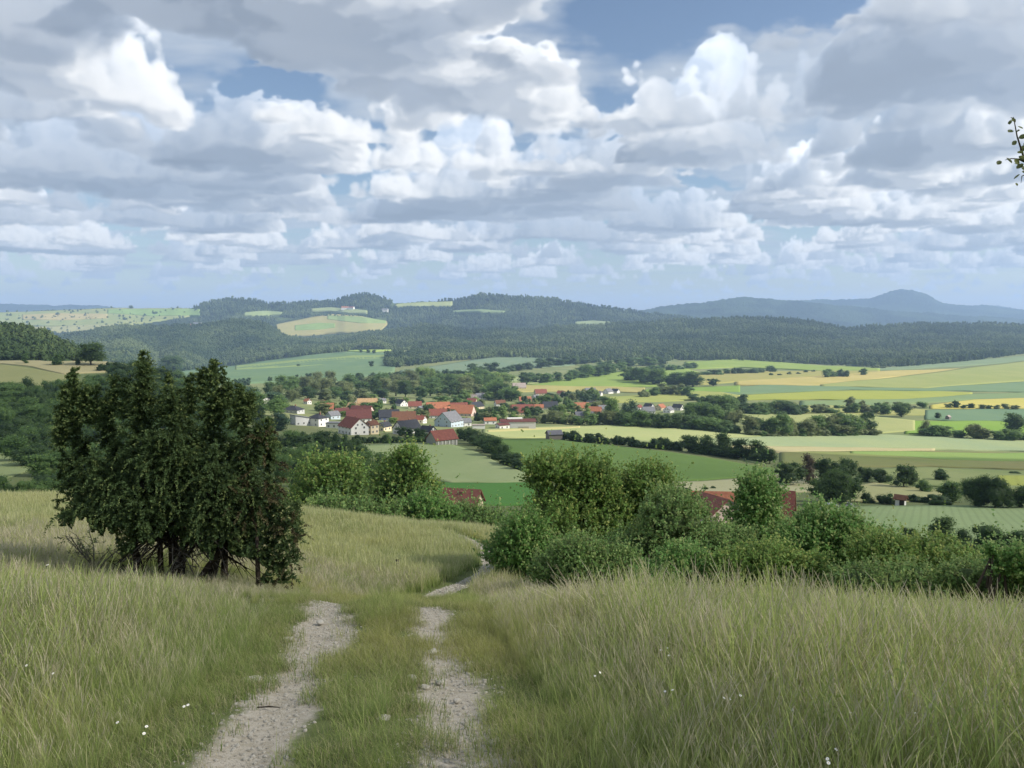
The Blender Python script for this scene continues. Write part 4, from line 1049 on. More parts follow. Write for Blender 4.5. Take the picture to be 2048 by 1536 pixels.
forest('forest', 'leafy wood covering the near hill at the left edge', HF, 2600, 15, 0., 1., ('round', 'round', 'wide'), (-400, 190), seed=4, broad=G_NEARWOOD)
def hb_skip(u, v, rng):
    f = (u < 400) & (v < 668) & (rng.uniform(size=u.shape) > .045)
    f |= (u > 552) & (u < 775) & (v > 636) & (v < 676)
    f |= (u > 785) & (u < 910) & (v > 604) & (v < 617)
    f |= (u > 488) & (u < 565) & (v > 625) & (v < 636)
    f |= (u > 622) & (u < 735) & (v > 617) & (v < 632)
    f |= (u > 905) & (u < 1010) & (v > 622) & (v < 630)
    f |= (u > 1150) & (u < 1220) & (v > 644) & (v < 654)
    return f
forest('forest', 'bluish wooded ridge with round tops behind the valley', HB, 26000, 24, 0.15, 1., ('round', 'round', 'tall', 'cone'), (-150, 1500), hb_skip, 5)
# the jutting forest patch and the near wood on the far slope
class Patch:
    def __init__(s, pts): s.p = pts
def patch_forest(name, label, top, bot, n, hgt, kinds, seed):
    rng = np.random.default_rng(seed); top = np.array(top, float); bot = np.array(bot, float)
    u = rng.uniform(max(top[0, 0], bot[0, 0]), min(top[-1, 0], bot[-1, 0]), n); w = rng.uniform(0, 1, n)
    v = np.interp(u, top[:, 0], top[:, 1]) * (1 - w) + np.interp(u, bot[:, 0], bot[:, 1]) * w
    P = ground_at(u, v); h = hgt * rng.uniform(.75, 1.2, n); wd = h * rng.uniform(.7, 1., n)
    P[:, 2] -= h * .1
    scatter(name, label, P, np.stack([wd, wd, h], 1), forest_kinds(kinds))
patch_forest('forest', 'dark forest patch jutting onto the far grey green slope', [(770, 712), (800, 708), (900, 708), (985, 712)], [(770, 735), (800, 735), (880, 725), (985, 716)], 900, 20, ('round', 'tall', 'round'), 11)
patch_forest('forest', 'dark wood at the foot of the low left hill', [(330, 738), (480, 722), (600, 706), (700, 698)], [(330, 748), (480, 730), (600, 713), (700, 703)], 700, 18, ('round', 'tall'), 12)

# ------------------------------------------------------------------ buildings
def tiles_mat(name, col, step=.34):
    """roof tiles: courses as relief, each course a little different in colour"""
    k = Nodes(name); tc = k.n('ShaderNodeTexCoord').outputs['Object']
    n = k.noise(1.1, 5, tc, .65); n2 = k.noise(9, 3, tc, .6)
    sep = k.n('ShaderNodeSeparateXYZ'); k.l(tc, sep.inputs[0])
    fr = k.math('FRACT', k.math('DIVIDE', sep.outputs[2], step * .6)); fx = k.math('FRACT', k.math('DIVIDE', sep.outputs[0], step * .8))
    c = k.mix(k.ramp(n, .3, .7), tuple(x * .72 for x in col), tuple(min(x * 1.22, .8) for x in col))
    c = k.mix(k.math('MULTIPLY', n2, .4), c, tuple(x * .5 for x in col))
    return k.finish(c, .75, .25, k.math('ADD', fr, k.math('MULTIPLY', fx, .3)), .5, .06)
ROOFS = {'red': tiles_mat('red_tiles', (.22, .075, .055)), 'orange': tiles_mat('orange_tiles', (.36, .14, .075)), 'maroon': tiles_mat('maroon_tiles', (.125, .045, .04)), 'brown': tiles_mat('brown_tiles', (.16, .075, .045)),
         'dark': tiles_mat('slate_tiles', (.038, .042, .052)), 'grey': tiles_mat('grey_tiles', (.17, .175, .19)), 'tan': tiles_mat('tan_tiles', (.42, .28, .15)), 'metal': plain('roof_metal', (.10, .10, .115), .5, .2, .6, .4), 'pale': tiles_mat('pale_tiles', (.36, .30, .27)), 'barn': tiles_mat('old_red_tiles', (.21, .082, .062))}
WALLS = {'white': plain('white_render', (.74, .73, .70), .9, .08, .8), 'cream': plain('cream_render', (.68, .58, .40), .9, .1, .8), 'grey': plain('grey_render', (.46, .47, .47), .9, .1, .8), 'blue': plain('pale_blue_render', (.45, .53, .60), .9, .08, .8),
         'yellow': plain('yellow_render', (.62, .46, .18), .9, .1, .8), 'pink': plain('pale_pink_render', (.62, .48, .42), .9, .1, .8), 'stone': plain('bare_blockwork', (.30, .30, .26), .95, .2, 1.5), 'wood': plain('weathered_boards', (.19, .17, .15), .9, .3, 3), 'navy': plain('blue_render', (.10, .13, .25), .9, .1, .8), 'brick': plain('brick_red_wall', (.35, .15, .09), .9, .2, 2.)}
FRAME = plain('window_frame_paint', (.7, .7, .68), .6, .05)
GLASS = plain('window_glass', (.03, .035, .045), .15, .2, .5, .6)
CHIM = plain('chimney_brick', (.26, .13, .09), .9, .2, 3)
def window_meshes(w, h):
    key = ('win', w, h)
    if key not in PROTO:
        m = MB(); t = .09
        m.box(-w / 2, w / 2, -.06, .05, -h / 2, -h / 2 + t); m.box(-w / 2, w / 2, -.06, .05, h / 2 - t, h / 2)
        m.box(-w / 2, -w / 2 + t, -.06, .05, -h / 2 + t, h / 2 - t); m.box(w / 2 - t, w / 2, -.06, .05, -h / 2 + t, h / 2 - t)
        m.box(-.035, .035, -.05, .04, -h / 2 + t, h / 2 - t)
        p = MB().box(-w / 2 + t, w / 2 - t, -.02, .03, -h / 2 + t, h / 2 - t)
        PROTO[key] = (m.data('window', FRAME), p.data('pane', GLASS))
    return PROTO[key]
def add_window(root, x, y, z, ang, w=1.2, h=1.3, pane=True):
    fr, pa = window_meshes(w, h)
    o = link('window', fr, root, (x, y, z), ang); link('pane', pa, o)
    return o
def roof_gable(L, D, hw, hr, over=.45, th=.22, only=None):
    m = MB(); s = hr / (D / 2); ln = math.hypot(1, s)
    for sy in ([-1, 1] if only is None else [only]):
        e = (D / 2 + over); ze = hw - over * s
        pts = [(-L / 2 - over, sy * e, ze), (L / 2 + over, sy * e, ze), (L / 2 + over, 0, hw + hr), (-L / 2 - over, 0, hw + hr)]
        if sy > 0: pts = pts[::-1]
        pts = [(a, b, c + th) for a, b, c in pts]
        m.slab(pts, (0, sy * s / ln, 1 / ln), th * .97)
    return m
def roof_hip(L, D, hw, hr, over=.5, th=.2):
    m = MB(); e, f = D / 2 + over, L / 2 + over; rl = max((L - D) / 2, .01); z0 = hw - over * hr / (D / 2)
    a, b, c, d = (-f, -e, z0), (f, -e, z0), (f, e, z0), (-f, e, z0); p, q = (-rl, 0, hw + hr), (rl, 0, hw + hr)
    for pts in ([a, b, q, p], [b, c, q], [c, d, p, q], [d, a, p]): m.poly(pts)
    m.poly([d, c, b, a])
    return m
def house(loc, W, yaw, roof, wall, label, ratio=.78, storeys=1, style='gable', pitch=40, cat='house', name='house', group=None, detail=1, wall_h=None, chimney=True, windows=True, extra=None):
    """W is the width seen from the hill; the ridge runs along the local x axis"""
    th = math.radians(yaw)
    L = W / (abs(math.cos(th)) + ratio * abs(math.sin(th))); D = L * ratio
    hw = wall_h or (3.0 if storeys == 1 else 5.4); hr = D / 2 * math.tan(math.radians(pitch)) if style in ('gable', 'hip') else .4
    if style == 'hip': hr *= .62
    root = empty(name, loc, label, cat, group, th)
    m = MB()
    base = -2.5
    if style == 'gable':
        m.box(-L / 2, L / 2, -D / 2, D / 2, base, hw); 
        b = len(m.v)
        for sx in (-1, 1):
            m.poly([(sx * L / 2, -D / 2, hw), (sx * L / 2, D / 2, hw), (sx * L / 2, 0, hw + hr)][::sx])
    elif style == 'mono':
        a = hw + D * .28
        v = [(-L / 2, -D / 2, base), (L / 2, -D / 2, base), (L / 2, D / 2, base), (-L / 2, D / 2, base), (-L / 2, -D / 2, a), (L / 2, -D / 2, hw), (L / 2, D / 2, hw), (-L / 2, D / 2, a)]
        m.v = v; m.f = [(0, 3, 2, 1), (4, 5, 6, 7), (0, 1, 5, 4), (1, 2, 6, 5), (2, 3, 7, 6), (3, 0, 4, 7)]
    else:
        m.box(-L / 2, L / 2, -D / 2, D / 2, base, hw)
    link('wall', m.data('wall', WALLS[wall]), root)
    if style == 'gable': r = link('roof', roof_gable(L, D, hw, hr).data('roof', ROOFS[roof]), root)
    elif style == 'hip': r = link('roof', roof_hip(L, D, hw, hr).data('roof', ROOFS[roof]), root)
    elif style == 'mono':
        a = hw + D * .28
        r = link('roof', MB().slab([(-L / 2 - .4, -D / 2 - .4, a + .3), (L / 2 + .4, -D / 2 - .4, hw + .14), (L / 2 + .4, D / 2 + .4, hw + .14), (-L / 2 - .4, D / 2 + .4, a + .3)], (0, 0, 1), .22).data('roof', ROOFS[roof]), root)
    else: r = link('roof', MB().box(-L / 2 - .25, L / 2 + .25, -D / 2 - .25, D / 2 + .25, hw + .003, hw + .35).data('roof', ROOFS[roof]), root)
    if chimney and style in ('gable', 'hip'):
        link('chimney', MB().box(L * .12, L * .12 + .7, .1, .7, hw + hr * .75, hw + hr + .9).data('chimney', CHIM), r)
    if windows:
        n = max(2, int(L / 3.4))
        for s in range(storeys if style != 'flat' else 1):
            z = 1.55 + s * 2.6
            for k in range(n):
                x = (k + .5) / n * L - L / 2
                add_window(root, x, -D / 2 - .02, z, 0)
        for sx in (-1, 1):
            if (sx < 0) == (yaw > 0) or detail > 1:
                for s in range(storeys):
                    for y in (-D * .24, D * .24): add_window(root, sx * (L / 2 + .02), y, 1.55 + s * 2.6, sx * math.pi / 2)
                if style == 'gable':
                    for y in (-D * .13, D * .13): add_window(root, sx * (L / 2 + .02), y, hw + hr * .28, sx * math.pi / 2, 1., 1.2)
    if extra: extra(root, L, D, hw, hr)
    return root
def H_(u, v, w, roof, wall, yaw, label, **kw):
    P = ground_at(u, v)
    return house(P, w * 1.1 * P[1] / 1538, yaw, roof, wall, label, **kw)

# --- front row of the village (nearest houses)
def gable_dark_band(root, L, D, hw, hr):
    link('balcony', MB().box(-L * .35, L * .05, -D / 2 - 1.1, -D / 2 - .02, 2.5, 3.4).data('balcony', WALLS['white']), root)
def posts(root, L, D, hw, hr):
    for k in range(6):
        x = -L * .42 + k * L * .168
        link('post', MB().box(x - .14, x + .14, -D / 2 - .34, -D / 2 - .02, -1, hw - .5).data('post', WALLS['white']), root)
H_(707, 868, 58, 'red', 'white', -48, 'large white house with red roof and bright right gable', storeys=2, wall_h=4.6, detail=2)
H_(672, 856, 34, 'grey', 'white', -8, 'low white flat roofed annex left of the large red roofed house', style='flat', ratio=.6, wall_h=3.2)
H_(636, 852, 38, 'dark', 'white', -30, 'white cubic two storey house with dark hip roof', storeys=2, style='hip', ratio=.9)
H_(602, 850, 40, 'grey', 'grey', 40, 'grey house with sloping single pitch roof', style='mono', wall_h=4.2)
H_(586, 826, 38, 'dark', 'grey', -15, 'house with wide dark hip roof among the trees', style='hip')
H_(529, 806, 27, 'grey', 'white', 25, 'white modern house with slanted roof standing alone in the grove', style='mono', wall_h=5)
H_(666, 838, 26, 'grey', 'blue', 50, 'pale blue gabled house behind the white cubic house')
H_(744, 868, 24, 'brown', 'cream', 55, 'cream house with brown roof right of the large red roofed house', storeys=2)
H_(768, 862, 26, 'dark', 'cream', 60, 'small cream gable house with dark roof', detail=1)
H_(814, 868, 52, 'dark', 'white', 42, 'white gable house with dark slate roof in the front row', storeys=1, wall_h=3.6)
H_(856, 872, 32, 'dark', 'white', -35, 'small white house with dark roof before the pale blue house')
H_(884, 889, 58, 'red', 'stone', 36, 'barn with red roof and bare grey gable at the meadow edge', cat='barn', name='barn', chimney=False, ratio=.8, extra=posts, windows=False)
H_(898, 853, 52, 'grey', 'blue', 58, 'pale blue house with wide grey gable', storeys=2, wall_h=4.4, ratio=1.0)
H_(930, 852, 24, 'grey', 'white', 20, 'white wing with grey roof right of the pale blue gable')
H_(718, 843, 50, 'maroon', 'white', 12, 'long maroon roofed house behind the large white house')
H_(724, 832, 42, 'maroon', 'pink', -10, 'second maroon roofed house in the row behind', chimney=True)
H_(684, 832, 30, 'maroon', 'white', 28, 'small white house with maroon roof left of the long maroon roof')
H_(778, 840, 42, 'dark', 'navy', 14, 'blue walled house with dark roof')
H_(808, 846, 46, 'brown', 'cream', 8, 'long house with chestnut brown roof')
H_(840, 846, 24, 'red', 'white', -20, 'small red roofed house right of the chestnut roof')
H_(876, 836, 34, 'red', 'white', 6, 'low red roofed house behind the pale blue gable')
# --- sunlit middle of the village
H_(876, 826, 50, 'orange', 'cream', 16, 'large bright orange roofed house in the village centre', storeys=1, ratio=.8)
H_(896, 829, 30, 'orange', 'cream', 62, 'orange gable house turned to the hill')
H_(925, 831, 48, 'orange', 'pink', -12, 'orange roofed long house right of the large orange roof')
H_(918, 822, 34, 'red', 'cream', 10, 'red roofed house just above the orange long house')
H_(735, 815, 40, 'tan', 'cream', 12, 'wide house with tan roof', chimney=False)
H_(708, 820, 26, 'tan', 'yellow', -20, 'yellow house with tan roof beside the wide tan roof')
H_(652, 823, 30, 'orange', 'cream', 10, 'orange roofed house at the left of the sunlit row')
H_(615, 808, 15, 'orange', 'white', -40, 'tiny orange roofed house at the left end of the village')
H_(648, 812, 14, 'red', 'white', 45, 'tiny red roofed house near the left end of the village')
H_(803, 812, 26, 'dark', 'white', -52, 'white gable house with dark roof in the back row')
H_(790, 808, 16, 'grey', 'white', 40, 'small bright white gable at the back of the village')
H_(765, 806, 14, 'grey', 'white', 30, 'tiny white house behind the tan roofs')
H_(706, 806, 14, 'pale', 'cream', 20, 'tiny cream house at the back left of the village')
H_(830, 817, 26, 'red', 'cream', 8, 'brick red roofed house in the back row')
H_(846, 826, 28, 'grey', 'white', 55, 'white gable house with grey roof left of the large orange roof')
H_(952, 818, 30, 'dark', 'cream', 48, 'cream gable house with dark roof right of the orange roofs')
H_(944, 808, 20, 'red', 'cream', -15, 'small red roofed house above the cream gable')
H_(962, 798, 24, 'grey', 'white', 20, 'white house with grey roof at the edge of the wood')
H_(945, 799, 18, 'pale', 'stone', -20, 'small pale roofed house left of the white house at the wood')
H_(980, 848, 24, 'orange', 'white', 10, 'low orange roofed bungalow left of the long hall', pitch=28)
# --- right half of the village
H_(1045, 829, 42, 'red', 'cream', 6, 'long low red roofed house in the middle of the right half')
H_(1046, 820, 26, 'dark', 'white', -50, 'white gable house with dark roof above the long low red roof')
H_(1050, 806, 24, 'orange', 'pink', 10, 'bright orange roofed house by the big trees')
H_(1071, 801, 22, 'grey', 'white', 60, 'white gable house beside the bright orange roof')
H_(1081, 790, 24, 'red', 'cream', 12, 'red roofed house high up in the village')
H_(1122, 790, 16, 'red', 'pink', -35, 'small red roofed house right of the high one')
H_(1105, 803, 24, 'brown', 'white', -20, 'brown roofed house with white right wall')
H_(1100, 818, 30, 'dark', 'stone', 10, 'wide dark roofed house in the right half')
H_(1120, 827, 20, 'dark', 'white', 62, 'narrow white gable in the right half')
H_(1078, 820, 16, 'orange', 'cream', 0, 'tiny orange roofed house beside the wide dark roof')
H_(1143, 824, 18, 'red', 'cream', 30, 'small red roofed house right of the narrow white gable')
H_(1163, 820, 30, 'orange', 'cream', 10, 'orange roofed house near the right end of the village')
H_(1187, 816, 28, 'dark', 'blue', 6, 'house with bluish dark roof near the right end')
H_(1190, 827, 26, 'orange', 'brick', -16, 'brick walled orange roofed house below the bluish roof')
H_(1168, 836, 34, 'metal', 'wood', 4, 'long dark open barn at the lower right of the village', cat='barn', name='barn', chimney=False, pitch=25, windows=False)
H_(1205, 822, 20, 'grey', 'stone', 20, 'grey roofed house left of the tall slender tree')
H_(1277, 820, 16, 'red', 'white', 40, 'small white house with red roof, first of the far right group')
H_(1298, 818, 20, 'dark', 'white', -45, 'white gable with dark roof in the far right group')
H_(1296, 827, 24, 'grey', 'white', 10, 'low grey roofed house in front of the far right group')
H_(1321, 820, 22, 'orange', 'cream', 50, 'cream gable with orange roof in the far right group')
H_(1337, 825, 22, 'grey', 'white', 55, 'white gable with pale grey roof in the far right group')
H_(1356, 820, 22, 'dark', 'white', -40, 'dark roofed white house at the end of the far right group')
H_(1180, 787, 24, 'grey', 'stone', 20, 'large grey roofed house at the top edge of the village')
H_(1197, 791, 16, 'grey', 'white', -30, 'white walled house right of the large grey roof')
H_(1216, 787, 20, 'grey', 'white', 50, 'white gable at the top edge of the village')
H_(1231, 786, 16, 'dark', 'white', -40, 'last white house at the top right edge of the village')
H_(1038, 778, 26, 'pale', 'cream', 8, 'pale roofed house on the tan strip above the village')
H_(1000, 812, 22, 'brown', 'white', 20, 'brown roofed house under the large leafy trees')
H_(1016, 822, 20, 'red', 'cream', -30, 'red roofed house under the large leafy trees')
def hall(root, L, D, hw, hr):
    link('skylight', MB().box(-L * .3, L * .14, -D * .16, D * .16, hw + hr + .05, hw + hr + .75).data('skylight', WALLS['white']), root)
    link('gate', MB().box(0, L * .3, -D / 2 - .12, -D / 2 - .02, -.5, 2.2).data('gate', WALLS['stone']), root)
H_(1035, 857, 66, 'maroon', 'grey', 5, 'long grey hall with maroon roof and white skylight strip', cat='hall', name='hall', chimney=False, pitch=12, ratio=.5, wall_h=5.5, windows=False, extra=hall)
H_(1005, 858, 26, 'maroon', 'white', 30, 'low wing at the left end of the long grey hall', pitch=20, chimney=False)
H_(957, 857, 24, 'pale', 'white', 4, 'open white shelter on the meadow left of the long hall', style='flat', ratio=.5, wall_h=2.4, windows=False, cat='shelter', name='shelter')
H_(1108, 879, 30, 'metal', 'wood', 16, 'weathered wooden field shed at the end of the hedge', cat='shed', name='shed', chimney=False, pitch=32, wall_h=3.2, windows=False)
def shed_door(root, L, D, hw, hr):
    link('door', MB().box(-.1, 1.0, -D / 2 - .06, -D / 2 - .02, -.3, 2.0).data('door', BARK_DARK), root)
H_(1801, 1011, 20, 'brown', 'white', -40, 'small white shed with brown roof among the dark bushes', cat='shed', name='shed', chimney=False, wall_h=1.9, windows=False, extra=shed_door)
H_(1370, 792, 14, 'brown', 'wood', 10, 'tiny brown shed on the right hand pasture', cat='shed', name='shed', chimney=False, windows=False)
H_(1463, 803, 12, 'brown', 'cream', 10, 'tiny shed among the trees left of the orchard', cat='shed', name='shed', chimney=False, windows=False)
P_ = ground_at(1896, 840)
house(P_, 5.5, 40, 'pale', 'wood', 'tiny field hut by the lone tree on the blue green plot', cat='hut', name='hut', chimney=False, windows=False)
# --- farms on the far ridges
for (u, v, w, rf, wl, yw, lab) in [(395, 655, 16, 'grey', 'white', 5, 'white farm building on the wooded hill below the plateau'), (384, 657, 10, 'orange', 'cream', 0, 'small orange roofed farmhouse left of the white farm building'),
                              (690, 622, 14, 'orange', 'white', 5, 'orange roofed farm below the round hilltop'), (703, 622, 12, 'red', 'white', -10, 'red roofed barn right of the farm below the round hilltop'), (770, 626, 12, 'grey', 'white', 0, 'pale house right of the round hill')]:
    P = HB.at(np.array([float(u)]), np.array([float(v)]))[0] + np.array([0, 0, 8])
    house(P, w * P[1] / 1538 * 1.0, yw, rf, wl, lab, wall_h=14, pitch=30, cat='farm building', name='farm_building', chimney=False, windows=False)

# --- the farm below the shrubs
def gable_at(u, Y, vridge, W, yaw, roof, wall, label, wall_h, **kw):
    """a house whose ridge is seen at vridge at distance Y"""
    p = spot(u, Y)
    return house(p, W, yaw, roof, wall, label, wall_h=wall_h, **kw), p
def farmhouse_extra(root, L, D, hw, hr):
    s = hr / (D / 2)
    for x in (-L * .02, L * .22):
        y = -D * .36; z = hw + hr - abs(y) * s
        d = empty('dormer', (0, 0, 0), None, None); d.parent = root; del_props(d)
        m = MB().box(x - .75, x + .75, y - .15, y + 1.6, z - .3, z + 1.0)
        m.poly([(x - .75, y - .15, z + 1.0), (x + .75, y - .15, z + 1.0), (x, y - .15, z + 1.5)])
        link('dormer_wall', m.data('dormer_wall', WALLS['white']), d)
        r = MB(); r.slab([(x - 1.0, y - .4, z + .9), (x, y - .4, z + 1.62), (x, y + 2.2, z + 1.62), (x - 1.0, y + 2.2, z + .9)], (-.5, 0, .8), .1)
        r.slab([(x, y - .4, z + 1.62), (x + 1.0, y - .4, z + .9), (x + 1.0, y + 2.2, z + .9), (x, y + 2.2, z + 1.62)], (.5, 0, .8), .1)
        link('dormer_roof', r.data('dormer_roof', ROOFS['red']), d)
        for sx in (-.32, .32): link('dormer_window', window_meshes(.55, .8)[1], d, (x + sx, y - .17, z + .5))
    y = -D * .2; z = hw + hr - abs(y) * s
    ln = math.hypot(1, s); nrm = Vector((0, -s / ln, 1 / ln))
    a = Vector((L * .10, y, z)) + nrm * .36; t = Vector((0, 1 / ln, s / ln))
    link('skylight', MB().slab([a + Vector((-.4, 0, 0)), a + Vector((.4, 0, 0)), a + Vector((.4, 0, 0)) + t * .9, a + Vector((-.4, 0, 0)) + t * .9], nrm, .12).data('skylight', WALLS['white']), root)
def del_props(o):
    for k in ('label', 'category', 'group'):
        if k in o: del o[k]
def ridge_house(u, Y, vr, W, yaw, roof, wall, label, **kw):
    """sets the wall height so that the ridge shows at picture height vr"""
    p = spot(u, Y); th = math.radians(yaw); ratio = kw.get('ratio', .78)
    L = W / (abs(math.cos(th)) + ratio * abs(math.sin(th))); hr = L * ratio / 2 * math.tan(math.radians(kw.get('pitch', 40)))
    zr = CAM_Z + tz_of_v(vr) * Y
    return house((p.x, p.y, zr - hr - kw['wall_h']), W, yaw, roof, wall, label, **kw)
ridge_house(1556, 152, 980, 11.5, -24, 'red', 'white', 'white farmhouse with red roof, two dormers and a roof window', wall_h=4.2, ratio=.95, pitch=47, extra=farmhouse_extra, storeys=1, detail=2)
ridge_house(1425, 160, 984, 15.5, -6, 'orange', 'pink', 'long farm barn with orange red roof behind the shrubs', wall_h=4., ratio=.7, pitch=33, cat='barn', name='barn', chimney=False, windows=False)
def dark_slope(root, L, D, hw, hr):
    for ch in list(root.children):
        if ch.name.startswith('roof'): bpy.data.objects.remove(ch)
    link('roof', roof_gable(L, D, hw, hr, only=-1).data('roof', ROOFS['barn']), root)
    link('roof', roof_gable(L, D, hw, hr, only=1).data('roof', ROOFS['metal']), root)['label'] = 'dark grey sheet metal roof slope'
ridge_house(1440, 143, 992, 9.5, -62 + 0, 'barn', 'pink', 'farm barn wing with one dark grey and one red roof slope', wall_h=3.6, ratio=.95, pitch=32, cat='barn', name='barn', chimney=False, windows=False, extra=dark_slope)
ridge_house(1350, 158, 985, 5, 70, 'metal', 'brick', 'small dark roofed lean-to left of the farm barns', wall_h=3, ratio=.8, pitch=30, cat='shed', name='shed', chimney=False, windows=False)
def vent(root, L, D, hw, hr):
    link('chimney', MB().box(-L * .02, L * .02 + .25, -D * .2, -D * .2 + .5, hw + hr * .35, hw + hr * .95).data('chimney', CHIM), root)
ridge_house(922, 150, 979, 8.0, -14, 'barn', 'cream', 'old barn with faded red roof behind the shrubs left of the path', wall_h=3.2, ratio=.85, pitch=42, cat='barn', name='barn', chimney=False, windows=False, extra=vent)

# --- parked cars under the dark trees, a white trailer on the meadow
def car(u, v, yaw, col, label, scale=.8):
    P = ground_at(u, v); root = empty('parked_car', P, label, 'car', None, math.radians(yaw), scale)
    b = MB(); prof = [(-2.1, .35), (-2.15, .75), (-1.75, .95), (-1.2, 1.02), (-.7, 1.45), (.75, 1.48), (1.55, 1.02), (2.1, .85), (2.15, .4)]
    k = len(prof)
    b.v = [(x, -.85, z) for x, z in prof] + [(x, .85, z) for x, z in prof]
    b.f = [tuple(range(k)), tuple(range(2 * k - 1, k - 1, -1))] + [(i, i + k, (i + 1) % k + k, (i + 1) % k) for i in range(k)]
    link('body', b.data('body', plain('car_paint', col, .3, .05, 1, .5)), root)
    g = MB()
    for sy in (-.87, .87): g.poly([(-.95, sy, 1.05), (1.3, sy, 1.05), (.7, sy, 1.4), (-.62, sy, 1.38)])
    link('side_window', g.data('side_window', GLASS), root)
    w = MB().tube([(0, -.1, 0), (0, .1, 0)], [.32, .32], 14)
    wd = w.data('wheel', plain('tyre_rubber', (.02, .02, .02), .8))
    for x in (-1.35, 1.35):
        for y in (-.8, .8): link('wheel', wd, root, (x, y, .32))
car(1662, 1015, 8, (.62, .63, .64), 'white parked car at the left under the big dark tree')
car(1692, 1014, -4, (.55, .57, .6), 'pale grey parked car at the right under the big dark tree')
P = ground_at(1562, 828); t = empty('trailer', P, 'white box trailer parked before the tree belt', 'trailer')
link('box', MB().box(-3, 3, -1.2, 1.2, .7, 3.2).data('box', WALLS['white']), t)
wt = MB().tube([(0, -.15, 0), (0, .15, 0)], [.45, .45], 12).data('wheel', plain('trailer_tyre', (.02, .02, .02)))
for x in (-1.2, 1.2):
    for y in (-1.1, 1.1): link('wheel', wt, t, (x, y, .45))

car(1121, 843, 6, (.66, .66, .65), 'white parked car in front of the village trees', 1.2)
for (u, v, lab) in [(1076, 848, 'thin wooden pole before the village left of the open barn'), (1262, 851, 'thin wooden pole at the right end of the village')]:
    P = ground_at(u, v); t = empty('utility_pole', P, lab, 'pole')
    link('mast', MB().tube([(0, 0, -.3), (0, 0, 8.5)], [.16, .11], 8).data('mast', BARK), t)
    link('crossarm', MB().box(-.9, .9, -.06, .06, 7.7, 7.85).data('crossarm', BARK), t)

# ------------------------------------------------------------------ the juniper
J_MAT = leaf_mat('juniper_needles', (.014, .025, .009), (.028, .047, .017), (.095, .118, .040), transl=.2, rand=.0, rough=.7, gain=2.6)
J_BROWN = leaf_mat('withered_needles', (.03, .022, .012), (.055, .05, .022), (.10, .085, .04), transl=.15, rand=.0, rough=.8, gain=1.3)
DEAD = plain('dead_wood', (.16, .145, .125), .95, .35, 14, .1, .6)
JY = 14.0
def jp(u, v, dy=0.):
    dx, dy_, dz = px_dir(u, v); Y = JY + dy
    return np.array([dx / dy_ * JY, Y, CAM_Z + dz / dy_ * JY])
def sprays(rng, starts, dirs, length, n_need, need, tint, droop=.55, curl=.0):
    """branchlets that leave along dirs and hang at the tip, clad in needle tufts"""
    n = len(starts); k = 7
    P = np.zeros((n, k, 3)); p = starts.copy(); d = unit(dirs)
    for i in range(k):
        P[:, i] = p
        p = p + d * (length / (k - 1))[:, None]
        d = unit(d + np.array([0, 0, -1.]) * (droop[:, None] if isinstance(droop, np.ndarray) else droop) * .33 + rng.normal(0, .07, (n, 3)))
    t = np.sort(rng.uniform(0, 1, (n, n_need)), 1)
    fi = t * (k - 1.001); i0 = fi.astype(int); fr = (fi - i0)[..., None]
    r = np.arange(n)[:, None]
    c = P[r, i0] * (1 - fr) + P[r, i0 + 1] * fr
    ax = unit(P[r, i0 + 1] - P[r, i0])
    rad = unit(np.cross(ax, rng.normal(size=(n, n_need, 3))))
    nd = unit(ax * .75 + rad * .8)
    w = unit(np.cross(nd, rng.normal(size=(n, n_need, 3))))
    taper = (1.15 - .65 * t)[..., None]
    ln = need * rng.uniform(.7, 1.3, (n, n_need, 1)) * taper
    a = c - nd * ln * .15; b = c + nd * ln * .5 + w * ln * .2; e = c + nd * ln; g = c + nd * ln * .5 - w * ln * .2
    V = np.stack([a, b, e, g], 2).reshape(-1, 3)
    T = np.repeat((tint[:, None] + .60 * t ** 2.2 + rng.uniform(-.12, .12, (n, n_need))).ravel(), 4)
    return V, T
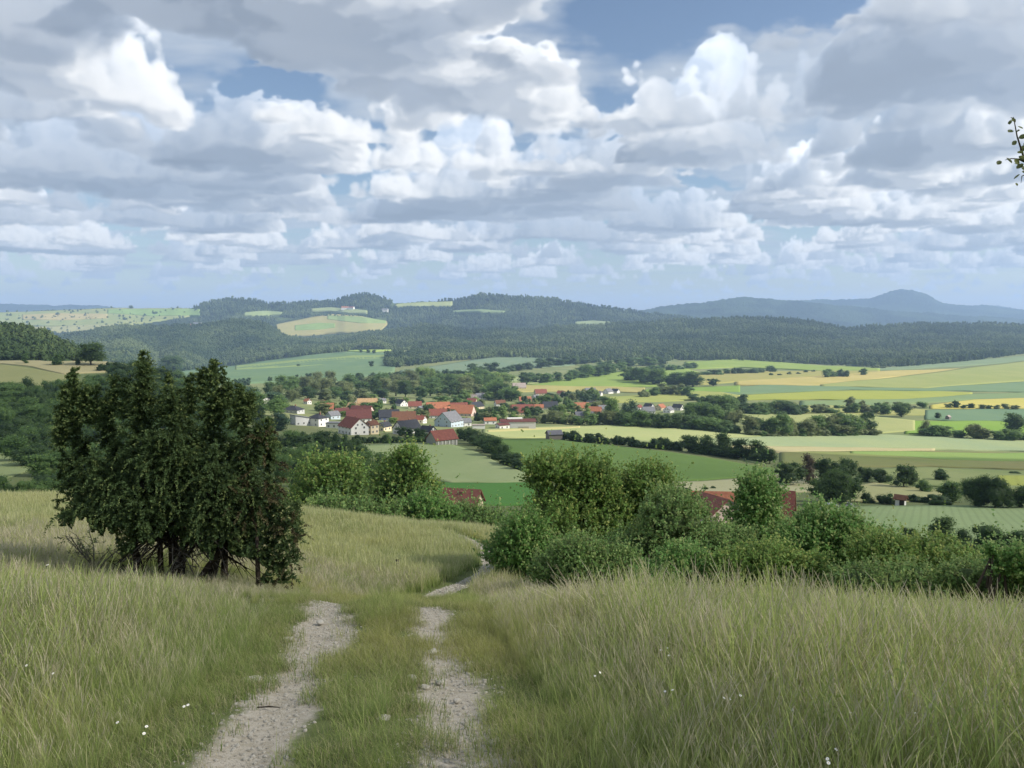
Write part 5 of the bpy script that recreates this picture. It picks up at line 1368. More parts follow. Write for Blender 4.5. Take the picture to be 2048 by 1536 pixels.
def build_juniper():
    rng = np.random.default_rng(5)
    root = empty('juniper', spot(370, JY), 'large dark juniper bush with several spires and bare dark stems on the meadow', 'juniper')
    inv = np.array(root.location)
    # upright columns read off the photograph: u, top v, bottom v, half width, depth offset
    COLS = [(150, 748, 1015, 38, .1), (128, 860, 1010, 26, 0), (205, 775, 1062, 48, .2), (250, 762, 1070, 40, .7), (290, 716, 1078, 50, -.1), (340, 765, 1085, 50, .6), (372, 770, 1088, 52, -.4), (426, 728, 1090, 48, .1), (470, 782, 1095, 50, .5), (500, 805, 1085, 44, -.1), (535, 850, 1050, 30, .2),
            (580, 1010, 1168, 40, -.5), (530, 1050, 1160, 48, -.6), (500, 960, 1130, 50, -.4), (605, 1030, 1110, 24, -.4), (548, 915, 1110, 40, -.35), (575, 965, 1120, 34, -.45), (325, 850, 1086, 62, -.7), (235, 880, 1082, 56, -.6), (450, 870, 1096, 62, -.6), (180, 900, 1062, 52, -.3), (400, 900, 1085, 60, .9), (280, 900, 1075, 60, 1.0)]
    sc = JY / 1538
    lob = []
    for (u, v0, v1, hw, dy) in COLS:
        m = 8
        for j in range(m):
            t = (j + .5) / m; prof = min(1., .22 + 1.25 * t) * (1 - .25 * max(0, t - .7) / .3)
            r = max(hw - (24 if u < 215 or u > 545 else 16), 7) * prof; v = v0 + 14 + (v1 - v0 - 22) * t + rng.normal(0, 3)
            p = jp(u + rng.normal(0, hw * .16), v, dy + rng.normal(0, .05)) - inv
            lob.append((*p, r * sc, r * sc, (v1 - v0) / m * .62 * sc))
    n = 5800
    p, nr = on_lobes(rng, lob, n, .12, -.8)
    d = nr * np.array([1, 1, .55]) + np.array([0, 0, .45]) + rng.normal(0, .3, (n, 3))
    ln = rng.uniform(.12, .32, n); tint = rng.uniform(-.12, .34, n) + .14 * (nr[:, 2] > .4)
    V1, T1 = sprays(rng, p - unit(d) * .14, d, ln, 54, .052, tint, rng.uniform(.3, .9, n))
    pi, ni = on_lobes(rng, [tuple(np.r_[l[:3], np.array(l[3:6]) * .74]) for l in lob], 1500, .1, -.8)
    V0, T0 = sprays(rng, pi, ni + rng.normal(0, .4, ni.shape), rng.uniform(.2, .45, 1500), 36, .075, rng.uniform(0, .2, 1500), .6)
    # spires: upright leaders with short side sprays all round
    SP = [(147, 738, 860, 20), (168, 775, 850, 16), (291, 705, 850, 26), (252, 757, 840, 18), (426, 720, 850, 22), (380, 752, 830, 18), (404, 735, 800, 14), (500, 786, 850, 15), (535, 838, 900, 14), (455, 768, 820, 14), (330, 790, 850, 18), (210, 800, 860, 16), (590, 1005, 1080, 14), (335, 748, 840, 14), (188, 768, 850, 16), (478, 768, 850, 14), (122, 812, 900, 14), (228, 752, 830, 13), (130, 770, 880, 13)]
    Vs, Ts = [V1, V0], [T1, T0]
    for (u, v0, v1, w) in SP:
        m = int((v1 - v0) * 1.5); t = rng.uniform(0, 1, m) ** .9
        q = np.array([jp(u + rng.normal(0, 3), v0 + (v1 - v0) * x, rng.normal(0, .05)) - inv for x in t])
        a = rng.uniform(0, 6.28, m)
        dd = np.stack([np.cos(a), np.sin(a), np.full(m, .7)], 1) + rng.normal(0, .2, (m, 3))
        v_, t_ = sprays(rng, q, dd, (.07 + w * sc * t * 1.5) * rng.uniform(.7, 1.2, m), 26, .05, rng.uniform(.15, .55, m), rng.uniform(.0, .5, m))
        Vs.append(v_); Ts.append(t_)
    # long hanging curtains
    n2 = 560; p2, n2r = on_lobes(rng, [l for l in lob if (l[2] > 1.35 or l[0] > 1.4) and l[3] > .2], n2, .05, -.3)
    v_, t_ = sprays(rng, p2, n2r + np.array([0, -.2, .1]), rng.uniform(.4, .75, n2), 70, .05, rng.uniform(.1, .5, n2), np.full(n2, 1.3)); Vs.append(v_); Ts.append(t_)
    V = np.concatenate(Vs); T = np.concatenate(Ts)
    # the crown stays clear of the ground except for the hanging lobe at the right
    q = V.reshape(-1, 4, 3).mean(1) + inv
    pv = 768 + 1538 * np.tan(np.arctan((CAM_Z - q[:, 2]) / q[:, 1]) - PITCH); pu = 1024 + 1538 * q[:, 0] / q[:, 1]
    edge = 1080 + 16 * np.sin(pu * .035) + 10 * np.sin(pu * .11 + 1) + 7 * np.sin(pu * .31)
    lim = np.where(pu < 215, edge - 22, edge + 8 + np.clip((pu - 455 - 22 * np.sin(pv * .09)) / 70, 0, 1) * (1166 - edge - 8))
    ok = pv < lim; V = V.reshape(-1, 4, 3)[ok].reshape(-1, 3); T = T.reshape(-1, 4)[ok].ravel()
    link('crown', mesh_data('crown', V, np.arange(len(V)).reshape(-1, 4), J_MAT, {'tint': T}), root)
    # dark twig mass inside
    cv, cf = core([l for l in lob if l[3] > .28 and l[2] > 1.75], .6, rng, ICO1)
    link('inner_crown', mesh_data('inner_crown', cv, cf, plain('inner_twigs', (.016, .017, .010), .95, .4, 6)), root)
    # brown withered parts at the right
    n3 = 120
    R3 = [(*(jp(538, 940, -.2) - inv), .26, .3, .8), (*(jp(600, 1080, -.6) - inv), .2, .2, .5), (*(jp(530, 1000, -.7) - inv), .4, .3, .3), (*(jp(575, 1150, -.7) - inv), .25, .2, .15)]
    p3, n3r = on_lobes(rng, R3, n3, .15, -.8)
    v_, t_ = sprays(rng, p3, n3r, rng.uniform(.15, .35, n3), 40, .05, rng.uniform(.1, .7, n3), .8)
    link('withered_spray', mesh_data('withered_spray', v_, np.arange(len(v_)).reshape(-1, 4), J_BROWN, {'tint': t_}), root)
    # stems
    for (u0, v0, u1, v1, r, dy) in [(288, 1158, 262, 1010, .075, .0), (318, 1165, 316, 980, .055, .1), (336, 1168, 338, 960, .095, .3), (362, 1168, 386, 1030, .085, -.1), (400, 1170, 450, 1000, .08, .4), (424, 1168, 418, 980, .065, .6), (540, 1180, 535, 1050, .05, -.6), (392, 1166, 470, 1070, .06, -.3)]:
        a = jp(u0, v0 + 16, dy) - inv; b = jp(u1, v1, dy) - inv
        mid = (a + b) / 2 + rng.normal(0, .06, 3)
        link('stem', MB().tube([a, a * .6 + mid * .4, mid, b], [r * 1.25, r, r * .85, r * .6], 8).data('stem', BARK_DARK, True), root)
    # dead twigs arching out below the crown
    for k in range(90):
        u = rng.uniform(215, 540); v = rng.uniform(1045, 1110); s = -1 if u < 330 else 1
        a = jp(rng.uniform(290, 440), rng.uniform(1040, 1090), rng.uniform(-.2, .6)) - inv
        e = jp(u + s * rng.uniform(0, 30), min(v + rng.uniform(10, 60), 1160), rng.uniform(-1.0, .7)) - inv
        c1 = a * .6 + e * .4 + np.array([0, 0, rng.uniform(.02, .3)]); c2 = a * .2 + e * .8 + np.array([0, 0, rng.uniform(.0, .2)])
        m = MB().tube([a, c1, c2, e], [.022, .016, .010, .004], 5)
        for j in range(3):
            q = c1 + (e - c1) * rng.uniform(.1, .9); m.tube([q, q + rng.normal(0, .10, 3), q + rng.normal(0, .18, 3) + np.array([0, 0, -.08])], [.008, .006, .003], 4)
        link('dead_twig', m.data('dead_twig', DEAD if rng.uniform() < .5 else BARK_DARK), root)
build_juniper()

# ------------------------------------------------------------------ shrubs near the path
S_OLIVE = leaf_mat('field_maple_leaves', (.020, .036, .008), (.043, .080, .017), (.115, .185, .036), rand=.0, gain=4.1)
S_GREEN = leaf_mat('hazel_leaves', (.020, .044, .010), (.042, .090, .021), (.11, .20, .045), rand=.0, gain=4.1)
S_DULL = leaf_mat('blackthorn_leaves', (.018, .029, .010), (.042, .078, .021), (.10, .165, .042), rand=.0, gain=4.1)
def shrub(name, label, Y, masses, leafs, size, mat, seed, shoots=True, cat='shrub', stems=6):
    """masses: u, v, half width, half height in picture points, measured at distance Y"""
    rng = np.random.default_rng(seed)
    u0 = np.mean([m[0] for m in masses]); base = spot(u0, Y)
    root = empty(name, base, label, cat); inv = np.array(base); sc = Y / 1538
    lob = []
    for (u, v, ru, rv) in masses:
        dx, dy, dz = px_dir(u, v)
        c = np.array([dx / dy * Y, Y + rng.uniform(-.3, .5) * ru * sc, CAM_Z + dz / dy * Y]) - inv
        for k in range(6):
            o = unit(rng.normal(size=3)) * rng.uniform(.35, .75) * np.array([ru, ru * .8, rv]) * sc
            q = rng.uniform(.35, .55); lob.append((*(c + o), ru * sc * q, ru * sc * q, rv * sc * q * 1.05))
        lob.append((*c, ru * sc * .72, ru * sc * .68, rv * sc * .75))
    ns = leafs // 13
    p, nr = on_lobes(rng, lob, ns, .10, -.7)
    d = unit(nr + np.array([0, 0, .75]) + rng.normal(0, .35, (ns, 3)))
    ln = rng.uniform(.12, .42, ns) * (size / .07)
    long = rng.uniform(size=ns) < .07; ln[long] *= 2.3
    k = 13
    t = rng.uniform(0, 1, (ns, k))
    bend = rng.normal(0, .12, (ns, 1, 3))
    c = p[:, None] + d[:, None] * (ln[:, None] * t)[..., None] + bend * (t ** 2)[..., None] * ln[:, None, None] - d[:, None] * .05 + rng.normal(0, size * .45, (ns, k, 3)) * (1.15 - t[..., None])
    hz = (p[:, 2] - p[:, 2].min()) / np.ptp(p[:, 2])
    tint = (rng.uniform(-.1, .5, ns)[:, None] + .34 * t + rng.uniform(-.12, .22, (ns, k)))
    nn = unit(d[:, None] * .3 + nr[:, None] * .6 + np.array([0, 0, .45]) + rng.normal(0, .4, (ns, k, 3)))
    v, tt = leaves(rng, c.reshape(-1, 3), nn.reshape(-1, 3), size, tint.ravel(), .66)
    cv, cf = core(lob, .72, rng, ICO1)
    f = np.arange(len(v)).reshape(-1, 4)
    F3 = np.concatenate([f[:, [0, 1, 2]], f[:, [0, 2, 3]], cf + len(v)])
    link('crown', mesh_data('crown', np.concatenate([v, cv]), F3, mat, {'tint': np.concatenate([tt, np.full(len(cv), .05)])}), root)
    for j in range(stems):
        a = np.array([rng.normal(0, .25), rng.normal(0, .2), -.2]); l = lob[rng.integers(len(lob))]; e = np.array(l[:3]) + np.array([0, 0, l[5] * .4])
        mid = a * .5 + e * .5 + rng.normal(0, .12, 3); mid[2] = a[2] * .45 + e[2] * .55
        link('stem', MB().tube([a, mid, e], [.06, .042, .012], 6).data('stem', BARK, True), root)
    return root
# trees just past the left meadow crest
def crest_tree(name, label, Y, masses, leafs, size, mat, seed): return shrub(name, label, Y, masses, leafs, size, mat, seed, True, 'tree', 4)
crest_tree('broadleaf_tree', 'rounded bright olive tree standing left of the pointed tree beyond the meadow crest', 72, [(665, 965, 66, 48), (640, 1000, 50, 40), (700, 1000, 44, 40), (610, 1010, 40, 34)], 17500, .26, S_OLIVE, 31)
crest_tree('broadleaf_tree', 'pointed olive green tree with dense crown beyond the meadow crest', 66, [(808, 945, 36, 40), (800, 985, 52, 50), (840, 990, 36, 44), (770, 1000, 34, 40), (810, 920, 18, 20)], 21250, .24, S_OLIVE, 32)
crest_tree('shrub', 'paler green shrub right of the pointed tree beyond the meadow crest', 60, [(855, 1025, 44, 30), (890, 1035, 30, 22)], 8750, .2, S_GREEN, 33)
crest_tree('shrub', 'low dull shrub before the old barn with the faded red roof', 64, [(935, 1040, 38, 22), (975, 1042, 30, 20), (905, 1045, 26, 16)], 8750, .2, S_DULL, 34)
crest_tree('shrub', 'low dark shrub at the foot of the pointed tree', 58, [(720, 1028, 50, 22), (770, 1035, 40, 22), (650, 1022, 40, 18)], 8750, .2, S_DULL, 35)
# the big group right of the path
shrub('shrub', 'tallest broad shrub of the big group with olive top, right of the path bend', 26, [(1145, 985, 86, 70), (1120, 1060, 100, 74), (1200, 1040, 80, 80), (1080, 950, 30, 30), (1105, 938, 36, 24), (1200, 975, 40, 46)], 32500, .095, S_OLIVE, 41)
shrub('shrub', 'tall shrub with yellowish top right of the tallest one', 27, [(1285, 990, 64, 56), (1290, 1060, 84, 70), (1325, 972, 34, 34), (1350, 1030, 50, 50)], 25000, .095, S_OLIVE, 42)
shrub('shrub', 'low green shrub at the left end of the big group beside the white stones', 24, [(1050, 1075, 56, 56), (1020, 1110, 44, 44), (1075, 1120, 60, 44)], 21250, .085, S_GREEN, 43)
shrub('shrub', 'dull olive shrub with upright twigs in the middle of the big group', 22, [(1350, 1050, 86, 70), (1410, 1100, 60, 48), (1290, 1115, 76, 52), (1350, 1010, 34, 30)], 25000, .08, S_DULL, 44)
shrub('shrub', 'slender tall shrub rising before the farmhouse roof', 24, [(1525, 992, 46, 48), (1518, 1050, 58, 60), (1540, 1090, 64, 52)], 21250, .085, S_GREEN, 45)
shrub('shrub', 'dark shrub before the grey barn roof', 20, [(1450, 1112, 62, 52), (1480, 1125, 66, 52)], 18750, .075, S_DULL, 46)
shrub('shrub', 'fresh green shrub right of the slender tall one', 19, [(1640, 1085, 72, 60), (1600, 1092, 50, 46), (1710, 1095, 62, 56), (1690, 1060, 36, 34), (1760, 1110, 50, 46)], 25000, .075, S_GREEN, 47)
shrub('shrub', 'broad olive shrub low in the right part of the group', 16.5, [(1840, 1128, 88, 52), (1765, 1120, 62, 54), (1920, 1145, 62, 44), (1985, 1160, 50, 40)], 25000, .06, S_OLIVE, 48)
shrub('shrub', 'front shrub of the group behind the grass crest, left of its middle', 19, [(1170, 1130, 80, 44), (1110, 1145, 56, 32), (1230, 1140, 56, 36)], 25000, .07, S_DULL, 49)
shrub('shrub', 'front shrub of the group behind the grass crest, under the slender tall one', 17, [(1540, 1140, 74, 44), (1470, 1150, 56, 36), (1610, 1150, 52, 36)], 25000, .065, S_OLIVE, 50)
shrub('shrub', 'front shrub of the group behind the grass crest, in its middle', 17.5, [(1370, 1145, 66, 38), (1310, 1160, 50, 28), (1420, 1160, 50, 28)], 20000, .065, S_GREEN, 51)
shrub('shrub', 'low dark shrub at the right end of the group before the grass crest', 14.5, [(1960, 1172, 76, 40), (2045, 1178, 66, 42), (1730, 1172, 70, 38), (1840, 1180, 70, 36)], 21250, .055, S_DULL, 52)
shrub('shrub', 'bright green shrub cut by the right picture edge', 14, [(2040, 1125, 40, 34), (2075, 1150, 50, 40), (2000, 1135, 20, 14), (1985, 1105, 12, 16)], 11250, .06, S_GREEN, 53)
# half bare sapling left of the juniper
def sapling():
    rng = np.random.default_rng(8); Y = 15.; p = spot(155, Y)
    root = empty('sapling', p, 'small half bare sapling left of the juniper', 'sapling')
    pts = []
    for k in range(11):
        a = rng.uniform(0, 6.28); d = np.array([math.cos(a) * .6, math.sin(a) * .6, 1.]); l = rng.uniform(.5, .95)
        q = [np.array([0, 0, .05]), d * l * .45, d * l * .8 + rng.normal(0, .05, 3), d * l + rng.normal(0, .07, 3)]
        m = MB().tube(q, [.014, .010, .007, .003], 5)
        for j in range(4):
            s = q[1] + (q[3] - q[1]) * rng.uniform(0, 1); e = s + rng.normal(0, .13, 3); m.tube([s, e], [.006, .002], 4); pts.append(e); pts.append(s * .4 + e * .6)
        link('branch', m.data('branch', DEAD), root)
    pts = np.repeat(np.array(pts), 3, 0) + rng.normal(0, .03, (len(pts) * 3, 3))
    v, t = leaves(rng, pts, np.tile([0, 0, 1.], (len(pts), 1)), .05, rng.uniform(.2, .9, len(pts)))
    link('foliage', mesh_data('foliage', v, np.arange(len(v)).reshape(-1, 4), G_OLIVE, {'tint': t}), root)
sapling()

# ------------------------------------------------------------------ grass
def grass_mat(name, low, mid, top, head=None, rand=.5):
    k = Nodes(name); h = k.attr('along'); hd = k.attr('head')
    oi = k.n('ShaderNodeObjectInfo'); r = oi.outputs['Random']
    pos = oi.outputs['Location']
    n1 = k.noise(.22, 3, pos); n2 = k.noise(.05, 2, pos)
    c = k.mix(k.ramp(h, .0, .55), low, mid)
    c = k.mix(k.ramp(h, .5, 1.0), c, top)
    c = k.mix(k.math('MULTIPLY', k.ramp(n1, .38, .62), .75), c, tuple(x * y for x, y in zip(top, (1.12, 1.02, .95))))
    c = k.mix(k.math('MULTIPLY', r, rand), c, tuple(x * .55 for x in mid))
    if head: c = k.mix(hd, c, head)
    c = k.mix(k.attr('dry'), c, (.46, .41, .26))
    return k.finish(c, .7, .15, transl=.45, tcol=c)
GR_LEAF = grass_mat('grass_blades', (0.131, 0.210, 0.055), (0.266, 0.381, 0.105), (0.459, 0.528, 0.188), rand=.55)
GR_HEAD = grass_mat('flowering_grass', (0.144, 0.221, 0.065), (0.314, 0.407, 0.138), (0.565, 0.573, 0.263), (0.573, 0.528, 0.374), rand=.4)
GR_FAR = grass_mat('meadow_grass', (0.132, 0.218, 0.056), (0.292, 0.384, 0.119), (0.509, 0.550, 0.219), (0.546, 0.550, 0.286), rand=.35)
GR_TURF = grass_mat('short_turf', (0.136, 0.199, 0.055), (0.245, 0.338, 0.094), (0.409, 0.438, 0.162), rand=.5)
def blades(rng, n, spread, h, w, lean, seg=3, bias=0., head=0., headw=3.0, dryp=.12):
    """n curved blades rooted in a patch; a share 'head' of them carries a seed head"""
    a = rng.uniform(0, 6.28, n); r = spread * np.sqrt(rng.uniform(0, 1, n))
    root = np.stack([r * np.cos(a), r * np.sin(a), np.full(n, -.03)], 1)
    hh = rng.uniform(h[0], h[1], n); la = rng.uniform(0, 6.28, n)
    ld = np.stack([np.cos(la) + bias, np.sin(la) * .8, np.zeros(n)], 1) * (lean * rng.uniform(.3, 1.3, n) * hh)[:, None]
    side = unit(np.stack([-np.sin(la + rng.normal(0, .6, n)), np.cos(la + rng.normal(0, .6, n)), np.zeros(n)], 1))
    ishead = rng.uniform(size=n) < head
    ts = np.linspace(0, 1, seg + 1)
    V = np.zeros((n, seg + 1, 2, 3)); A = np.zeros((n, seg + 1, 2)); Hd = np.zeros((n, seg + 1, 2))
    for i, t in enumerate(ts):
        p = root + np.stack([0 * hh, 0 * hh, hh * (t - .22 * lean * t * t)], 1) + ld * t ** 2.2
        wd = np.where(ishead, .45, 1.0 - t * .85) * w
        if i >= seg - 1: wd = np.where(ishead, w * headw * (.55 if i == seg - 1 else .25) , wd)
        V[:, i, 0] = p - side * wd[:, None] * .5; V[:, i, 1] = p + side * wd[:, None] * .5
        A[:, i] = t; Hd[:, i] = (ishead & (i >= seg - 1))[:, None] * 1.
    dry = np.repeat((rng.uniform(size=n) < dryp) * rng.uniform(.4, 1, n), (seg + 1) * 2)
    i = np.arange(n)[:, None] * (seg + 1) * 2 + np.arange(seg)[None] * 2
    f = np.stack([i, i + 1, i + 3, i + 2], -1).reshape(-1, 4)
    return V.reshape(-1, 3), f, A.ravel(), Hd.ravel(), dry
def clump(name, rng, parts, mat):
    V, Fc, A, Hd, D = [], [], [], [], []; b = 0
    for kw in parts:
        v, f, a, h, d = blades(rng, **kw); V.append(v); Fc.append(f + b); A.append(a); Hd.append(h); D.append(d); b += len(v)
    return mesh_data(name, np.concatenate(V), np.concatenate(Fc), mat, {'along': np.concatenate(A), 'head': np.concatenate(Hd), 'dry': np.concatenate(D)})
gr = np.random.default_rng(77)
near_kinds = [clump('grass_clump', gr, [dict(n=34, spread=.11, h=(.18, .48), w=.0052, lean=.62), dict(n=12, spread=.1, h=(.42, .78), w=.0036, lean=.36, seg=5, head=.85, dryp=.3)], GR_LEAF if k < 3 else GR_HEAD) for k in range(6)]
mid_kinds = [clump('grass_clump', gr, [dict(n=34, spread=.17, h=(.2, .5), w=.009, lean=.55), dict(n=17, spread=.16, h=(.40, .72), w=.0065, lean=.38, seg=5, head=.9, dryp=.3)], GR_LEAF if k < 2 else GR_HEAD) for k in range(6)]
crest_kinds = [clump('grass_clump', gr, [dict(n=22, spread=.17, h=(.25, .5), w=.008, lean=.35), dict(n=16, spread=.18, h=(.5, .98), w=.0062, lean=.5, seg=6, bias=-.5 if k < 3 else .35, head=.95, headw=2.6, dryp=.3)], GR_HEAD) for k in range(6)]
far_kinds = [clump('grass_clump', gr, [dict(n=46, spread=.42, h=(.22, .5), w=.02, lean=.4, seg=2), dict(n=22, spread=.42, h=(.4, .62), w=.015, lean=.35, head=.7, headw=1.8)], GR_FAR) for k in range(4)]
turf_kinds = [clump('turf_clump', gr, [dict(n=46, spread=.13, h=(.03, .13), w=.0048, lean=.8, seg=2, dryp=.45), dict(n=10, spread=.12, h=(.08, .22), w=.004, lean=.7)], GR_TURF) for k in range(5)]
def sow(rng, n, y0, y1, amax, pw=1.0, xlim=None):
    y = y0 + (y1 - y0) * rng.uniform(0, 1, n) ** pw
    x = rng.uniform(-1, 1, n) * (amax * y + 1.2)
    return x, y
def patchy(x, y, s, seed):
    r = np.random.default_rng(seed); z = 0
    for k in range(5):
        a = r.uniform(0, 6.28); f = s * 1.6 ** k; z = z + np.sin(x * f * math.cos(a) + y * f * math.sin(a) + r.uniform(0, 6)) * .7 ** k
    return z / 2.2
def grass_field(name, label, n, y0, y1, kinds, amax=.78, size=(.8, 1.2), seed=1, keep=None, pw=.62, taper=True):
    rng = np.random.default_rng(seed); x, y = sow(rng, n, y0, y1, amax, pw)
    rut, wide = track_masks(x, y)
    ok = (wide < .28 + .2 * rng.uniform(size=n)) if keep is None else keep(x, y, rut, wide, rng)
    x, y, wide = x[ok], y[ok], wide[ok]
    P = np.stack([x, y, H(x, y)], 1)
    s = rng.uniform(*size, len(x)) * (1 + .22 * patchy(x, y, .7, seed))
    if taper: s *= np.clip(.26 + .74 * (np.abs(x - track_x(y)) - 1.15) / 1.5, .26, 1) * (1 - np.clip((y - 17) / 5, 0, 1)) + np.clip((y - 17) / 5, 0, 1)
    s *= 1 - .5 * np.exp(-((x - jx * y / 14) / 2.3) ** 4 - ((y - 12.4) / 2.6) ** 4)
    scatter(name, label, P, np.stack([s, s, s * rng.uniform(.85, 1.15, len(s))], 1), kinds)
jx = jp(370, 1150)[0]
grass_field('tall_grass', 'tall green meadow grass on both sides of the track', 13500, 2.6, 9.5, near_kinds, seed=101)
def right_crest(x, y, rut, wide, rng): return (wide < .3) & ((x < 1.0) | (y < 9)) & ~((np.abs(x - jx) < 3.0) & (y > 12.4) & (y < 15.5))
grass_field('tall_grass', 'tall flowering grass on the slope around the juniper', 21000, 8.5, 24, mid_kinds, seed=102, keep=right_crest, size=(.55, .9))
def crest_keep(x, y, rut, wide, rng): return (x > .2 + .05 * y) & (wide < .25) & (y < 13.2) & (y > 7.6 + 2.4 * rng.uniform(size=x.shape))
grass_field('flowering_grass', 'seeding grass bending on the crest before the shrubs', 17000, 7.5, 13.2, crest_kinds, seed=103, keep=crest_keep, size=(.42, .7), pw=.8)
def jun_keep(x, y, rut, wide, rng): return (np.abs(x - jx) < 3.4) & (y > 11.5) & (y < 14.8) & (x < track_x(y) - 1.2)
grass_field('flowering_grass', 'pale seeding grass at the foot of the juniper', 9000, 11.5, 14.8, crest_kinds, seed=104, keep=jun_keep, size=(.3, .5), pw=1.)
def left_far(x, y, rut, wide, rng): return (wide < .35) & ~((x > 1.5) & (y < 40) & (y > 14) & (x / y > .02))
grass_field('meadow_grass', 'pale dry looking grass covering the far left meadow', 26000, 21, 56, far_kinds, seed=105, keep=left_far, size=(.8, 1.15), pw=.72)
def turf_keep(x, y, rut, wide, rng):
    return (wide > .22) & (rut < .36 + .45 * patchy(x, y, 2.1, 9) + .2 * rng.normal(size=x.shape)) & (patchy(x, y, 2.9, 31) > -.75 + .3 * rng.normal(size=x.shape))
grass_field('turf', 'short grass between and beside the ruts of the track', 60000, 2.6, 20, turf_kinds, amax=.34, seed=106, keep=turf_keep, size=(.6, 1.3), pw=.55, taper=False)
def stray(x, y, rut, wide, rng): return (wide > .3) & (rut < .25 + .2 * patchy(x, y, 1.4, 19)) & (patchy(x, y, 1.1, 4) > .15)
grass_field('turf', 'taller tufts on the middle strip of the track', 9000, 3, 16, near_kinds[:3], amax=.3, seed=107, keep=stray, size=(.32, .6), pw=.6, taper=False)
stem_kinds = [clump('grass_stems', gr, [dict(n=5, spread=.14, h=(.5, .95), w=.0055, lean=.55, seg=7, bias=(-.6 if k < 4 else .5), head=1., headw=2.6, dryp=.4)], GR_HEAD) for k in range(6)]
def stem_keep(x, y, rut, wide, rng): return (x > .3 + .05 * y) & (wide < .2) & (y > 5)
grass_field('grass_stems', 'tall arching seed stems rising over the grass at the right', 2600, 5, 12.6, stem_kinds, seed=110, keep=stem_keep, size=(.7, 1.0), pw=.55)
def stem_left(x, y, rut, wide, rng): return (x < track_x(y) - 1.3) & (wide < .2)
grass_field('grass_stems', 'tall arching seed stems rising over the grass at the left', 1500, 3, 13, stem_kinds, seed=111, keep=stem_left, size=(.55, .85), pw=.6)
# broad leaved weeds in the right hand grass
def weed_kind(seed):
    rng = np.random.default_rng(seed); n = 60
    z = rng.uniform(.1, .62, n); a = rng.uniform(0, 6.28, n); r = .11 * (1.1 - z)
    c = np.stack([r * np.cos(a), r * np.sin(a), z], 1)
    v, t = leaves(rng, c, np.stack([np.cos(a) * .4, np.sin(a) * .4, np.ones(n)], 1), .045, rng.uniform(.4, 1, n), .5)
    return mesh_data('weed', v, np.arange(len(v)).reshape(-1, 4), G_LIGHT, {'tint': t})
def weed_keep(x, y, rut, wide, rng): return (wide < .1) & (patchy(x, y, .9, 77) > .35) & (x > .3)
grass_field('meadow_herbs', 'pale green leafy herbs among the tall grass at the right', 1300, 3.2, 12, [weed_kind(1), weed_kind(2), weed_kind(3)], seed=108, keep=weed_keep, size=(.45, .75))

# ------------------------------------------------------------------ stones, sticks, flowers, post
STONE = plain('limestone', (.58, .55, .48), .95, .3, 14, .1, .7)
STONE_D = plain('weathered_limestone', (.42, .39, .33), .95, .3, 10, .1, .7)
def stone_mesh(seed, flat=.55):
    rng = np.random.default_rng(seed); v, f = ICO2
    d = v * (1 + .22 * np.sin(v @ rng.normal(0, 2.2, (3, 3))).sum(1, keepdims=True) * .5 + rng.normal(0, .05, (len(v), 1)))
    q = np.clip(d, -.8, .8) * np.array([1, rng.uniform(.6, .95), flat])
    return mesh_data('stone', q, f, STONE if seed % 3 else STONE_D)
stones = [stone_mesh(k, .5 + .1 * (k % 3)) for k in range(6)]
def gravel():
    rng = np.random.default_rng(12); n = 60000
    y = 2.8 + 17 * rng.uniform(0, 1, n) ** 1.3; x = track_x(y) + rng.uniform(-1.5, 1.5, n)
    rut, wide = track_masks(x, y); ok = rng.uniform(size=n) < rut * 1.1 - .12 + .25 * patchy(x, y, 2.4, 5); x, y = x[ok], y[ok]
    s = .004 + .019 * rng.uniform(0, 1, len(x)) ** 5
    P = np.stack([x, y, H(x, y) - .05 * track_masks(x, y)[0] + s * .05], 1)
    scatter('gravel', 'loose pale limestone chips lying in both ruts', P, s, stones)
    n = 3000; y = rng.uniform(20, 40, n); x = track_x(y) + rng.normal(0, .22, n); s = rng.uniform(.012, .035, n)
    scatter('gravel', 'pale chips on the far bend of the footpath', np.stack([x, y, H(x, y) - .03], 1), s, stones)
gravel()
def stone(u, v, wpx, label, seed, grp=None, flat=None):
    P = ground_at(u, v); k = wpx * P[1] / 1538 / 2
    o = link('stone', stones[seed % 6], None, (P[0], P[1], P[2] + k * .15 - .02), rnd.uniform(0, 6), (k, k, k * (flat or .7))); tag(o, label, 'stone', grp)
stone(500, 1362, 58, 'flat pale stone at the left edge of the left rut', 1, flat=.4)
stone(822, 1357, 40, 'flat pale stone at the left end of the stone line across the middle strip', 2, flat=.4)
stone(850, 1372, 26, 'small stone in the line across the middle strip', 4)
stone(880, 1362, 24, 'rounded stone at the right end of the line across the middle strip', 5)
stone(915, 1398, 22, 'small pale stone beside the right rut under the stone line', 1)
stone(765, 1437, 44, 'flat stone half sunk in the middle strip near the bottom', 4, flat=.35)
stone(866, 1302, 30, 'bright stone patch in the right rut', 2, flat=.4)
stone(575, 1277, 26, 'pale stone on the left rim of the left rut', 5, flat=.5)
stone(640, 1243, 24, 'pale stone higher up on the left rim of the left rut', 1, flat=.5)
stone(940, 1325, 20, 'brownish stone at the right rim of the track', 3)
stone(990, 1480, 40, 'pale stone in the right rut at the bottom', 2, flat=.4)
for k, (u, v, w) in enumerate([(968, 1084, 12), (982, 1092, 16), (994, 1097, 14), (1004, 1106, 12), (1014, 1124, 14), (985, 1100, 9), (975, 1089, 9)]):
    Y = 33 - k * .9; p = spot(u, Y); s = w * Y / 1538 / 2
    o = link('stone', stones[(k * 2 + 1) % 6], None, (p.x, p.y, CAM_Z + tz_of_v(v) * Y if False else p.z + s * .4), k, (s, s, s * .8)); tag(o, f'{ORD[k]} white stone from the left, in the line right of the path bend', 'stone', 'white stones along the path bend')
